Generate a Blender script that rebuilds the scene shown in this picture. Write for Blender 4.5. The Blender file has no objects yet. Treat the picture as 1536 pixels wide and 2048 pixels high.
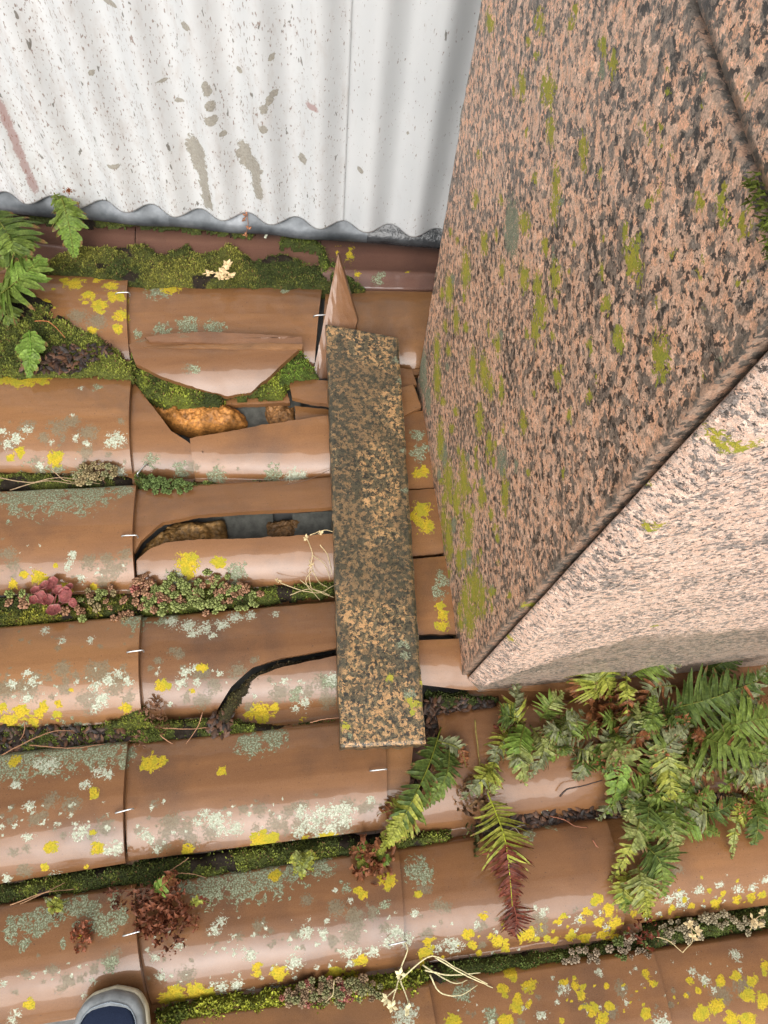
import bpy, math, random
import numpy as np
from mathutils import Vector, Matrix
random.seed(7); RNG = np.random.default_rng(11)
SC = bpy.context.scene
COL = SC.collection
# ------------------------------------------------------------------ camera
CR = np.array([[0.99195185, 0.06864935, -0.10638979],
               [-0.10307685, 0.92580531, -0.36367525],
               [0.07353016, 0.37171466, 0.92543045]])
CP = np.array([0.0, -0.63783, 1.36940]); FP = 1635.95
cd = bpy.data.cameras.new('camera'); cam = bpy.data.objects.new('camera', cd); COL.objects.link(cam)
m4 = Matrix.Identity(4)
for i in range(3):
    for j in range(3): m4[i][j] = CR[i][j]
    m4[i][3] = CP[i]
cam.matrix_world = m4
cd.sensor_fit = 'VERTICAL'; cd.sensor_height = 24.0; cd.lens = FP / 2048 * 24.0
cd.clip_start = 0.01; cd.clip_end = 200
SC.camera = cam
SC.render.resolution_x = 768; SC.render.resolution_y = 1024
# ------------------------------------------------------------------ sky, sun, exposure
SUN_EL, SUN_AZ = math.radians(49), math.radians(192)      # azimuth clockwise from +Y
w = bpy.data.worlds.new('World'); SC.world = w; w.use_nodes = True
nt = w.node_tree; bg = nt.nodes['Background']
sky = nt.nodes.new('ShaderNodeTexSky'); sky.sky_type = 'NISHITA'; sky.sun_disc = False
sky.sun_elevation = SUN_EL; sky.sun_rotation = SUN_AZ; sky.dust_density = 4.0; sky.air_density = 1.0
hs = nt.nodes.new('ShaderNodeHueSaturation'); hs.inputs['Saturation'].default_value = 0.10
nt.links.new(sky.outputs[0], hs.inputs['Color']); nt.links.new(hs.outputs[0], bg.inputs['Color'])
bg.inputs['Strength'].default_value = 0.14
sl = bpy.data.lights.new('sun', 'SUN'); sl.energy = 1.6; sl.angle = math.radians(46); sl.color = (1.0, .965, .91)
so = bpy.data.objects.new('sun', sl); COL.objects.link(so)
sd = Vector((math.sin(SUN_AZ) * math.cos(SUN_EL), math.cos(SUN_AZ) * math.cos(SUN_EL), math.sin(SUN_EL)))
so.rotation_euler = sd.to_track_quat('Z', 'Y').to_euler(); so.location = sd * 5
SC.view_settings.view_transform = 'Standard'; SC.view_settings.look = 'None'; SC.view_settings.gamma = 1
SC.view_settings.exposure = 0.55

# ------------------------------------------------------------------ photo pixel -> place on a real plane
def ray(u, v):
    d = np.array([(u - 768) / FP, -(v - 1024) / FP, -1.0]); return CR @ d
def W(u, v, z=0.0):
    d = ray(u, v); return CP + d * ((z - CP[2]) / d[2])
def WX(u, v, x):
    d = ray(u, v); return CP + d * ((x - CP[0]) / d[0])
def WY(u, v, y):
    d = ray(u, v); return CP + d * ((y - CP[1]) / d[1])
def pxm(v=1000):   # metres per photo pixel near the roof
    return 0.00082

# ------------------------------------------------------------------ numpy noise
_T = RNG.random((256, 256))
def vnoise(x, y, f, ox=0.0):
    x = np.asarray(x) * f + 100 + ox * 17.3; y = np.asarray(y) * f + 100 + ox * 7.7
    xi = np.floor(x).astype(int); yi = np.floor(y).astype(int); fx = x - xi; fy = y - yi
    fx = fx * fx * (3 - 2 * fx); fy = fy * fy * (3 - 2 * fy)
    a = _T[xi % 256, yi % 256]; b = _T[(xi + 1) % 256, yi % 256]; c = _T[xi % 256, (yi + 1) % 256]; d = _T[(xi + 1) % 256, (yi + 1) % 256]
    return (a * (1 - fx) + b * fx) * (1 - fy) + (c * (1 - fx) + d * fx) * fy
def fbm(x, y, f, o=4, ox=0.0):
    s = 0; a = .5; t = 0
    for k in range(o): s = s + a * vnoise(x, y, f * 2 ** k, ox + k); t += a; a *= .5
    return s / t

# ------------------------------------------------------------------ mesh helpers
def mk(name, V, F, mat, parent=None, loc=(0, 0, 0), cols=None, smooth=True, attrs=None):
    V = np.asarray(V, float); me = bpy.data.meshes.new(name)
    loc = np.asarray(loc, float)
    if isinstance(F, np.ndarray):
        n = F.shape[1]; me.vertices.add(len(V)); me.vertices.foreach_set('co', (V - loc).ravel().astype(np.float32))
        me.loops.add(F.size); me.loops.foreach_set('vertex_index', F.ravel().astype(np.int32))
        me.polygons.add(len(F)); me.polygons.foreach_set('loop_start', np.arange(0, F.size, n, dtype=np.int32))
        me.polygons.foreach_set('loop_total', np.full(len(F), n, dtype=np.int32)); me.update(calc_edges=True); me.validate()
    else:
        me.from_pydata([tuple(v) for v in (V - loc)], [], [tuple(f) for f in F]); me.update()
    if smooth: me.polygons.foreach_set('use_smooth', np.ones(len(me.polygons), bool))
    for nm, c in (attrs or {}).items():
        a = me.color_attributes.new(nm, 'FLOAT_COLOR', 'POINT'); a.data.foreach_set('color', np.asarray(c, np.float32).ravel())
    if cols is not None:
        a = me.color_attributes.new('col', 'FLOAT_COLOR', 'POINT'); a.data.foreach_set('color', np.asarray(cols, np.float32).ravel())
    if mat: me.materials.append(mat)
    o = bpy.data.objects.new(name, me); COL.objects.link(o)
    if parent is not None: o.parent = parent; o.location = tuple(loc)
    else: o.location = tuple(loc)
    return o
def tag(o, label=None, cat=None, group=None, kind=None):
    if label: o['label'] = label
    if cat: o['category'] = cat
    if group: o['group'] = group
    if kind: o['kind'] = kind
    return o
def empty(name, loc, label, cat, group=None):
    o = bpy.data.objects.new(name, None); COL.objects.link(o); o.location = tuple(loc); o.empty_display_size = .02
    return tag(o, label, cat, group)
class MB:
    def __init__(s): s.v = []; s.f = []; s.c = []; s.n = 0
    def add(s, V, F, c=(1, 1, 1)):
        V = np.asarray(V, float); s.v.append(V); s.f += [tuple(int(i) + s.n for i in f) for f in F]
        c = np.asarray(c, float)
        if c.ndim == 1: c = np.tile(c, (len(V), 1))
        s.c.append(np.hstack([c[:, :3], np.ones((len(V), 1))])); s.n += len(V)
    def build(s, name, mat, parent=None, origin=(0, 0, 0), smooth=True):
        V = np.vstack(s.v) - np.asarray(origin, float); o = mk(name, V, s.f, mat, parent, (0, 0, 0), np.vstack(s.c), smooth)
        if parent is None: o.location = tuple(origin)
        return o
def tube(mb, pts, r, c=(1, 1, 1), n=6, r2=None):
    pts = np.asarray(pts, float); k = len(pts); V = []
    for i in range(k):
        t = pts[min(i + 1, k - 1)] - pts[max(i - 1, 0)]; t /= np.linalg.norm(t) + 1e-9
        a = np.cross(t, (0, 0, 1.) if abs(t[2]) < .9 else (1., 0, 0)); a /= np.linalg.norm(a); b = np.cross(t, a)
        rr = r if r2 is None else r + (r2 - r) * i / (k - 1)
        for j in range(n):
            th = 2 * math.pi * j / n; V.append(pts[i] + rr * (math.cos(th) * a + math.sin(th) * b))
    F = [(i * n + j, i * n + (j + 1) % n, (i + 1) * n + (j + 1) % n, (i + 1) * n + j) for i in range(k - 1) for j in range(n)]
    F += [tuple(range(n))[::-1], tuple((k - 1) * n + j for j in range(n))]
    mb.add(V, F, c)
def smooth_poly(pts, n):
    pts = np.asarray(pts, float); k = len(pts)
    if k == 2: return np.linspace(pts[0], pts[1], n)
    P = np.vstack([2 * pts[0] - pts[1], pts, 2 * pts[-1] - pts[-2]]); out = []
    for q in np.linspace(0, k - 1 - 1e-6, n):
        i = int(q); t = q - i; a, b, c, d = P[i], P[i + 1], P[i + 2], P[i + 3]
        out.append(.5 * ((2 * b) + (c - a) * t + (2 * a - 5 * b + 4 * c - d) * t * t + (3 * b - a - 3 * c + d) * t ** 3))
    return np.array(out)

# ------------------------------------------------------------------ node helper
class N:
    def __init__(s, name):
        s.m = bpy.data.materials.new(name); s.m.use_nodes = True; s.t = s.m.node_tree
        s.b = s.t.nodes['Principled BSDF']; s.tc = s.t.nodes.new('ShaderNodeTexCoord'); s.obj = s.tc.outputs['Object']
    def _set(s, n, k, v):
        if isinstance(v, bpy.types.NodeSocket): s.t.links.new(v, n.inputs[k])
        else:
            if isinstance(v, (tuple, list)) and len(v) == 3 and n.inputs[k].type == 'RGBA': v = (*v, 1)
            n.inputs[k].default_value = v
    def P(s, **k):
        for a, v in k.items(): s._set(s.b, a.replace('_', ' '), v)
    def noise(s, scale, detail=4, rough=.6, vec=None, dist=0.0, out='Fac'):
        n = s.t.nodes.new('ShaderNodeTexNoise'); n.inputs['Scale'].default_value = scale; n.inputs['Detail'].default_value = detail
        n.inputs['Roughness'].default_value = rough; n.inputs['Distortion'].default_value = dist
        s.t.links.new(vec or s.obj, n.inputs['Vector']); return n.outputs[out]
    def vor(s, scale, vec=None, feat='F1', out='Color', rnd=1.0):
        n = s.t.nodes.new('ShaderNodeTexVoronoi'); n.feature = feat; n.inputs['Scale'].default_value = scale; n.inputs['Randomness'].default_value = rnd
        s.t.links.new(vec or s.obj, n.inputs['Vector']); return n.outputs[out]
    def ramp(s, f, stops, interp='LINEAR'):
        n = s.t.nodes.new('ShaderNodeValToRGB'); n.color_ramp.interpolation = interp; e = n.color_ramp.elements
        while len(e) < len(stops): e.new(.5)
        for q, (p, c) in zip(e, stops):
            q.position = p; q.color = (*c, 1) if isinstance(c, (tuple, list)) else (c, c, c, 1)
        s._set(n, 'Fac', f); return n.outputs['Color']
    def mix(s, f, a, b, mode='MIX'):
        n = s.t.nodes.new('ShaderNodeMixRGB'); n.blend_type = mode
        s._set(n, 'Fac', f); s._set(n, 'Color1', a); s._set(n, 'Color2', b); return n.outputs[0]
    def math(s, op, a, b=0.0, c=None, clamp=False):
        n = s.t.nodes.new('ShaderNodeMath'); n.operation = op; n.use_clamp = clamp
        s._set(n, 0, a); s._set(n, 1, b)
        if c is not None: s._set(n, 2, c)
        return n.outputs[0]
    def vmath(s, op, a, b):
        n = s.t.nodes.new('ShaderNodeVectorMath'); n.operation = op; s._set(n, 0, a)
        if op == 'SCALE': s._set(n, 'Scale', b)
        else: s._set(n, 1, b)
        return n.outputs[0]
    def attr(s, name):
        n = s.t.nodes.new('ShaderNodeAttribute'); n.attribute_name = name; return n
    def sep(s, c):
        n = s.t.nodes.new('ShaderNodeSeparateColor'); s.t.links.new(c, n.inputs[0]); return n.outputs
    def sepxyz(s, c):
        n = s.t.nodes.new('ShaderNodeSeparateXYZ'); s.t.links.new(c, n.inputs[0]); return n.outputs
    def bump(s, h, strength=.3, dist=.002):
        n = s.t.nodes.new('ShaderNodeBump'); n.inputs['Strength'].default_value = strength; n.inputs['Distance'].default_value = dist
        s._set(n, 'Height', h); s.t.links.new(n.outputs[0], s.b.inputs['Normal']); return n
    def rnd(s):
        n = s.t.nodes.new('ShaderNodeObjectInfo'); return n.outputs['Random']
    def step(s, f, lo, hi):
        n = s.t.nodes.new('ShaderNodeMapRange'); n.interpolation_type = 'SMOOTHSTEP'; s._set(n, 'Value', f)
        n.inputs['From Min'].default_value = lo; n.inputs['From Max'].default_value = hi; return n.outputs[0]

def lichens(n, base, rough, vec, hb, ytint=(.43, .31, .02), sc=1.0, yb=2.5, yl=.40):
    """lay the lichen fields (R yellow, G white crust, B grey green, A dark grey) over a base colour; returns colour, roughness, height"""
    a = n.attr('lich'); R, G, B = n.sep(a.outputs['Color'])[:3]; A = a.outputs['Alpha']
    n1 = n.noise(170 * sc, 4, .65, vec); n2 = n.noise(420 * sc, 4, .7, vec); n3 = n.noise(260 * sc, 3, .7, vec, .6)
    nb = n.noise(60 * sc, 3, .6, vec)
    def mask(f, nz, amp, lo, w=.05):
        q = n.math('MULTIPLY_ADD', n.math('SUBTRACT', nz, .5), amp, f)
        q = n.math('MULTIPLY', q, n.step(f, 0.0, .08))
        return n.step(q, lo - w, lo + w)
    n4 = n.noise(950 * sc, 3, .7, vec); n5 = n.noise(120 * sc, 4, .7, vec, .8)
    gate = lambda m_, raw: n.math('MULTIPLY', m_, n.step(raw, .01, .10))
    def fld(f, amp): return n.math('MULTIPLY_ADD', n.math('SUBTRACT', nb, .5), amp, f)
    # flat dark crusts, full of holes
    mA = mask(fld(A, 1.2), n3, 3.2, .52, .10)
    mA = n.math('MULTIPLY', mA, n.ramp(n4, [(.36, .55), (.6, 1.0)]))
    mB = mask(fld(B, 1.2), n5, 3.2, .50, .05); mB = n.math('MULTIPLY', mB, n.step(n2, .40, .46))
    mG = mask(fld(G, .9), n3, 3.6, .66, .06)
    mR = mask(fld(R, .7), n5, yb, yl, .04); mR = n.math('MULTIPLY', mR, n.step(n2, .27, .33))
    mA = gate(mA, A); mB = gate(mB, B); mG = gate(mG, G); mR = gate(mR, R)
    col = n.mix(n.math('MULTIPLY', mA, .8), base, n.ramp(n2, [(.3, (.07, .065, .04)), (.65, (.22, .21, .14))]))
    col = n.mix(mB, col, n.ramp(n2, [(.38, (.065, .075, .04)), (.5, (.17, .19, .115)), (.64, (.38, .41, .29))]))
    col = n.mix(mG, col, n.ramp(n2, [(.32, (.17, .18, .12)), (.5, (.38, .40, .30)), (.64, (.60, .62, .51))]))
    y = ytint
    ycol = n.ramp(n2, [(.32, (y[0] * .35, y[1] * .45, y[2])), (.48, y), (.66, (min(1, y[0] * 1.35), y[1] * 1.3, y[2] * 2))])
    ycol = n.mix(n.ramp(nb, [(.45, 0.0), (.62, .5)]), ycol, (y[0] * .55, y[1] * .85, y[2] * 1.5))
    col = n.mix(mR, col, ycol)
    any_ = n.math('MAXIMUM', n.math('MAXIMUM', mB, mG), mR)
    any2 = n.math('MAXIMUM', any_, n.math('MULTIPLY', mA, .7))
    rg = n.mix(any2, rough, (.8, .8, .8))
    h = n.math('MULTIPLY_ADD', any_, n.math('MULTIPLY_ADD', n2, .9, .55), hb)
    return col, rg, h, any2

def mat_tile(name, c0=(.240, .108, .037), c1=(.180, .079, .028), c2=(.105, .052, .026)):
    n = N(name); r = n.rnd()
    vec = n.vmath('ADD', n.obj, n.vmath('SCALE', (3.1, 5.7, 1.3), r))
    mp = n.t.nodes.new('ShaderNodeMapping'); mp.inputs['Scale'].default_value = (.12, 1, 1); n.t.links.new(vec, mp.inputs[0])
    streak = n.noise(45, 5, .6, mp.outputs[0]); cloud = n.noise(9, 4, .55, vec); fine = n.noise(900, 2, .5, vec)
    c = n.mix(n.ramp(streak, [(.35, 0.0), (.7, 1.0)]), c0, c1)
    c = n.mix(n.ramp(cloud, [(.52, 0.0), (.70, .7)]), c, c2)
    c = n.mix(.09, c, n.ramp(fine, [(.4, (.1, .05, .03)), (.62, (.5, .3, .2))]))
    c = n.mix(n.math('MULTIPLY', n.step(n.noise(330, 2, .5, vec), .69, .74), .7), c, (.05, .035, .025))
    tint = n.mix(1.0, c, n.ramp(r, [(0, (.80, .80, .84)), (.5, (1, 1, 1)), (1, (1.12, 1.16, 1.16))]), 'MULTIPLY')
    puddle = n.noise(26, 4, .6, mp.outputs[0])
    rg = n.ramp(puddle, [(.3, .10), (.55, .18), (.75, .34)])
    col, rg2, h, an = lichens(n, tint, rg, vec, n.math('MULTIPLY', n.noise(60, 5, .6, vec), .25))
    n.P(Base_Color=col, Roughness=n.math('ADD', rg2, .2), Coat_Roughness=.045)
    n.P(Coat_Weight=n.math('MULTIPLY_ADD', an, -.58, .58)); n.P(Specular_IOR_Level=.2)
    n.bump(h, .34, .0012); return n.m
def mat_granite(name, pink, pink2, grey, dark, stain=(.05, .045, .03), wet=.5, scale=170, samp=2.4, dfr=.562, gfr=.508, ytint=(.36, .31, .022)):
    n = N(name)
    d = n.noise(190, 3, .6, None, 0, 'Color'); vec = n.vmath('ADD', n.obj, n.vmath('SCALE', n.vmath('SUBTRACT', d, (.5, .5, .5)), .011))
    v = n.sep(n.vor(scale, vec)); big = n.noise(14, 3, .5)
    c = n.ramp(v[0], [(0, tuple(x * .82 for x in pink2)), (.3, pink2), (.55, pink), (.8, tuple(min(1, x * 1.14) for x in pink)), (.93, tuple(min(1, x * 1.32) for x in pink2)), (1, pink2)])
    c = n.mix(.5, c, n.mix(1, c, n.ramp(n.noise(scale * 1.4, 5, .75), [(.3, .55), (.7, 1.45)]), 'MULTIPLY'))
    bigo = n.math('MULTIPLY', n.math('SUBTRACT', big, .5), .30)
    g1 = n.math('ADD', n.noise(scale * .55, 3, .5, vec), n.math('MULTIPLY_ADD', n.math('SUBTRACT', v[1], .5), .16, bigo))
    c = n.mix(n.math('MULTIPLY', n.step(g1, gfr, gfr + .05), .9), c, n.ramp(n.noise(scale * 1.9, 4, .7), [(.38, tuple(x * .35 for x in grey)), (.62, tuple(x * 1.5 for x in grey))]))
    g2 = n.math('ADD', n.noise(scale * .95, 2, .5, vec, .5), n.math('MULTIPLY', bigo, .5))
    c = n.mix(n.math('MULTIPLY', n.step(g2, dfr, dfr + .035), .92), c, dark)
    f3 = n.noise(scale * 4.0, 3, .7)
    c = n.mix(.6, c, n.mix(1, c, n.ramp(f3, [(.35, .35), (.65, 1.6)]), 'MULTIPLY'))
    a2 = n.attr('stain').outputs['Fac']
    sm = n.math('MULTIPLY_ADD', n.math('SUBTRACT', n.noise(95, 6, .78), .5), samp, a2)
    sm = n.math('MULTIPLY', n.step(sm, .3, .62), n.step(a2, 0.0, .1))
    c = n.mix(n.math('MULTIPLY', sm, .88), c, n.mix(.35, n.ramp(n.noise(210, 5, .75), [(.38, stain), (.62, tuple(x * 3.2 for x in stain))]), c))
    rg = n.ramp(n.noise(90, 3, .6), [(.3, .32), (.7, .6)])
    col, rg2, h, an = lichens(n, c, rg, n.obj, n.math('MULTIPLY', f3, .6), ytint, 1.5, 3.4, .44)
    n.P(Base_Color=col, Roughness=rg2, Coat_Weight=wet * .4, Coat_Roughness=.3)
    n.bump(h, .55, .0015); return n.m
def mat_vcol(name, rough=.6, nz=120, amp=.5, spec=.4, trans=0.0, coat=0.0):
    n = N(name); c = n.attr('col').outputs['Color']
    k = n.ramp(n.noise(nz, 4, .6), [(.3, 1 - amp), (.7, 1 + amp)])
    c = n.mix(1, c, k, 'MULTIPLY'); n.P(Base_Color=c, Roughness=rough, Specular_IOR_Level=spec, Coat_Weight=coat, Coat_Roughness=.15)
    if trans > 0:
        tr = n.t.nodes.new('ShaderNodeBsdfTranslucent'); n.t.links.new(c, tr.inputs['Color'])
        ms = n.t.nodes.new('ShaderNodeMixShader'); ms.inputs[0].default_value = trans
        n.t.links.new(n.b.outputs[0], ms.inputs[1]); n.t.links.new(tr.outputs[0], ms.inputs[2])
        n.t.links.new(ms.outputs[0], n.t.nodes['Material Output'].inputs['Surface'])
    n.bump(n.noise(nz * 3, 3, .6), .3, .0006); return n.m

M_TILE = mat_tile('wet_terracotta')
M_TILE_B = mat_tile('brown_terracotta', (.17, .085, .06), (.14, .068, .05), (.09, .05, .042))
M_TILE_D = mat_tile('dark_terracotta', (.20, .092, .042), (.155, .072, .034), (.09, .045, .028))
M_PIL = mat_granite('pink_granite', (.70, .39, .245), (.66, .43, .305), (.17, .145, .12), (.016, .015, .015), stain=(.045, .04, .033), scale=165, wet=.15)
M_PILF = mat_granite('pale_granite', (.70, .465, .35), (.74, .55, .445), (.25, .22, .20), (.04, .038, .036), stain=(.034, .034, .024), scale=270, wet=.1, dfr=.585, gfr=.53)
M_SLAB = mat_granite('stained_granite', (.42, .235, .10), (.33, .20, .088), (.075, .068, .038), (.012, .012, .009), stain=(.014, .013, .008), wet=.45, samp=1.1, scale=205, dfr=.545, gfr=.475)
M_MOSS = mat_vcol('moss', .85, 260, .55, .25)
M_LEAF = mat_vcol('leaf', .55, 260, .45, .22, .25, .04)
M_DRY = mat_vcol('dry_plant', .6, 260, .35, .3)
M_SOIL = mat_vcol('soil', .6, 150, .6, .4)
M_PLAIN = mat_vcol('plain', .6, 60, .45, .3)

# ------------------------------------------------------------------ lichen lists (photo pixels, radius in pixels, kind)
LP = []
def L(kind, *pts):
    for p in pts: LP.append((p[0], p[1], p[2], kind))
L('y', (52, 758, 34), (20, 756, 26), (85, 757, 24), (108, 913, 19), (38, 903, 14), (18, 912, 9), (374, 1122, 27), (437, 1124, 16), (375, 1140, 18),
  (75, 1152, 17), (20, 1165, 12), (48, 1148, 10), (112, 1133, 6), (128, 1170, 11), (183, 1168, 10), (82, 1160, 15), (405, 1337, 12), (324, 1371, 15), (385, 1380, 7), (147, 1382, 6), (250, 1415, 12), (118, 1408, 10), (88, 1412, 11), (40, 1425, 18), (12, 1440, 18), (60, 1440, 12), (78, 1425, 12), (5, 1415, 10),
  (518, 1418, 22), (545, 1410, 12), (495, 1425, 12), (607, 1424, 10), (302, 1525, 22), (322, 1520, 12), (443, 1542, 11), (192, 1587, 11), (28, 1522, 14), (103, 1694, 14), (195, 1695, 13), (190, 1664, 6), (86, 1736, 9), (169, 1735, 6), (202, 1757, 8), (372, 1699, 13), (520, 1681, 20), (545, 1676, 12), (610, 1683, 12), (655, 1681, 19), (625, 1684, 8),
  (549, 1752, 14), (775, 1760, 18), (725, 1788, 13), (716, 1780, 10), (836, 1788, 8), (58, 2008, 11), (513, 1932, 9), (513, 1948, 10), (557, 1950, 17), (722, 1921, 13), (385, 1990, 22), (350, 1998, 20), (410, 2000, 18), (340, 1985, 12), (325, 2005, 14),
  (855, 1887, 10), (854, 1910, 14), (935, 1871, 12), (948, 1891, 9), (965, 1833, 10), (1410, 0, 1), (670, 1958, 20), (705, 1957, 14),
  (165, 1870, 4), (1190, 1800, 20), (1170, 1825, 18), (1215, 1820, 24), (1200, 1845, 20), (1235, 1850, 24), (1240, 1878, 18), (1150, 1878, 18), (1120, 1885, 14), (1180, 1880, 22), (1215, 1872, 20), (1000, 1885, 14), (1060, 1870, 15), (1350, 1818, 14), (1300, 1830, 12), (1275, 1830, 14), (1390, 1812, 12), (1440, 1808, 18), (1480, 1800, 16), (1510, 1795, 18), (1530, 1790, 16), (1450, 1787, 12), (1100, 1880, 12), (1020, 1900, 10),
  (150, 570, 26), (180, 600, 20), (205, 620, 22), (235, 600, 24), (245, 640, 20), (225, 575, 20), (240, 665, 14), (340, 572, 26), (195, 560, 14), (130, 560, 12),
  (1025, 1950, 14), (1150, 1970, 16), (1160, 1990, 18), (1130, 1965, 16), (1180, 2020, 22), (1200, 2035, 22), (1215, 2010, 14), (1290, 1945, 16), (1300, 1965, 14), (1285, 2025, 18), (1060, 1970, 14), (1400, 2025, 26), (1430, 2010, 26), (1460, 2035, 26), (1490, 1990, 24), (1500, 1960, 20), (1470, 1950, 18), (1520, 2000, 26), (1440, 1960, 18), (1380, 1960, 14), (905, 2045, 16), (1010, 2040, 14), (1490, 2040, 28), (1528, 1930, 18),
  (845, 1020, 24), (850, 1050, 22), (835, 945, 14), (850, 940, 14), (830, 1035, 16), (885, 1230, 14), (885, 1250, 16), (880, 1212, 12), (700, 505, 12), (675, 505, 10), (720, 520, 12), (735, 560, 8), (825, 500, 9), (858, 507, 9), (816, 545, 8), (812, 530, 6), (700, 486, 8), (715, 545, 10))
L('g', (195, 780, 12), (395, 757, 14), (570, 580, 12), (320, 576, 40), (90, 978, 80), (170, 980, 70), (40, 990, 50), (240, 975, 30), (545, 940, 24), (430, 940, 22), (300, 912, 18), (355, 928, 20), (470, 1140, 24), (470, 1160, 16), (325, 660, 24), (430, 658, 26), (378, 655, 30), (275, 668, 14), (757, 553, 16), (30, 1015, 20),
  (360, 1150, 30), (40, 1500, 70), (120, 1495, 60), (200, 1500, 50), (95, 1532, 26), (20, 1540, 26), (250, 1510, 20), (250, 1530, 12), (500, 1487, 34), (545, 1477, 30), (270, 1240, 26), (330, 1228, 26), (90, 1480, 30), (420, 1775, 40), (480, 1765, 44), (540, 1750, 42), (590, 1740, 30), (375, 1775, 20), (640, 1725, 30), (835, 1742, 30), (850, 1750, 20),
  (835, 870, 16), (840, 905, 22), (850, 895, 14), (875, 1190, 18), (885, 1165, 14), (880, 1150, 12), (225, 1858, 18), (200, 1845, 22), (75, 1850, 26), (90, 1835, 22), (160, 1815, 26), (205, 1840, 22), (240, 1830, 20), (225, 1925, 16), (185, 1820, 20), (120, 1820, 24), (30, 1860, 22), (660, 1360, 20), (590, 1385, 16), (925, 1985, 20), (980, 2030, 14), (1100, 1640, 22), (1060, 1668, 16))
L('w', (235, 885, 27), (220, 890, 16), (232, 936, 18), (148, 1113, 13), (140, 1128, 12), (160, 1155, 14), (135, 1137, 12), (60, 865, 16), (15, 890, 18), (35, 880, 18), (8, 868, 14), (155, 880, 12), (175, 890, 12), (75, 925, 12), (105, 887, 10), (165, 780, 8),
  (340, 1240, 20), (375, 1250, 22), (410, 1255, 22), (445, 1248, 20), (470, 1232, 20), (500, 1228, 16), (385, 1268, 14), (425, 1272, 12), (585, 945, 26), (605, 942, 18), (550, 1225, 12), (90, 1262, 14), (185, 1283, 12), (128, 1283, 12), (60, 1350, 12), (30, 1370, 14), (70, 1365, 14), (55, 1398, 14), (195, 1375, 18), (205, 1400, 20), (190, 1415, 14), (220, 1365, 18), (240, 1350, 16), (260, 1365, 14), (570, 1360, 13), (610, 1400, 16), (590, 1410, 12), (665, 1355, 18), (600, 1360, 8), (440, 1347, 10), (390, 1335, 14), (370, 1345, 14), (337, 1405, 8), (360, 1365, 14), (395, 1365, 12),
  (100, 1531, 24), (75, 1530, 14), (200, 1545, 18), (220, 1550, 14), (175, 1570, 14), (35, 1570, 14), (65, 1615, 16), (165, 1665, 20), (155, 1672, 14), (180, 1655, 8), (215, 1700, 16), (235, 1695, 20), (100, 1755, 16), (5, 1757, 12), (60, 1675, 12), (290, 1670, 17), (300, 1680, 12), (410, 1630, 16), (430, 1640, 24), (445, 1660, 20), (470, 1655, 20), (395, 1645, 14), (310, 1700, 10), (640, 1630, 26), (670, 1625, 26), (690, 1640, 22), (625, 1650, 26), (660, 1660, 26), (605, 1625, 18), (690, 1620, 22), (640, 1675, 20), (600, 1665, 20), (590, 1690, 14), (740, 1600, 12),
  (615, 1862, 18), (645, 1865, 10), (790, 1865, 20), (815, 1880, 18), (775, 1885, 16), (745, 1905, 16), (700, 1905, 18), (590, 1925, 22), (700, 1930, 10), (830, 1825, 12), (320, 1955, 14), (310, 1915, 12), (440, 1980, 20), (470, 1975, 18), (430, 1860, 14), (445, 1840, 14), (500, 1910, 14), (360, 1890, 14), (410, 1995, 16), (380, 1990, 10), (670, 1780, 8), (910, 1895, 22), (880, 1900, 14), (895, 1885, 12), (545, 1988, 18), (500, 1995, 14), (700, 1800, 9), (1160, 1840, 15), (1085, 1825, 14), (1070, 1815, 8), (955, 1850, 10), (1400, 1780, 14), (1360, 1790, 16), (1340, 1800, 16), (1370, 1805, 18), (1440, 1770, 12), (1480, 1780, 14), (1508, 1775, 12), (1530, 1760, 12), (1220, 1860, 12), (1475, 1912, 14), (1385, 1945, 12), (1410, 1960, 14), (1130, 1975, 14), (810, 2030, 28), (1315, 2040, 20), (1080, 2030, 12), (1200, 1945, 10), (30, 2030, 14), (20, 2045, 12), (170, 1990, 8), (190, 1960, 10), (500, 765, 1))
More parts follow.
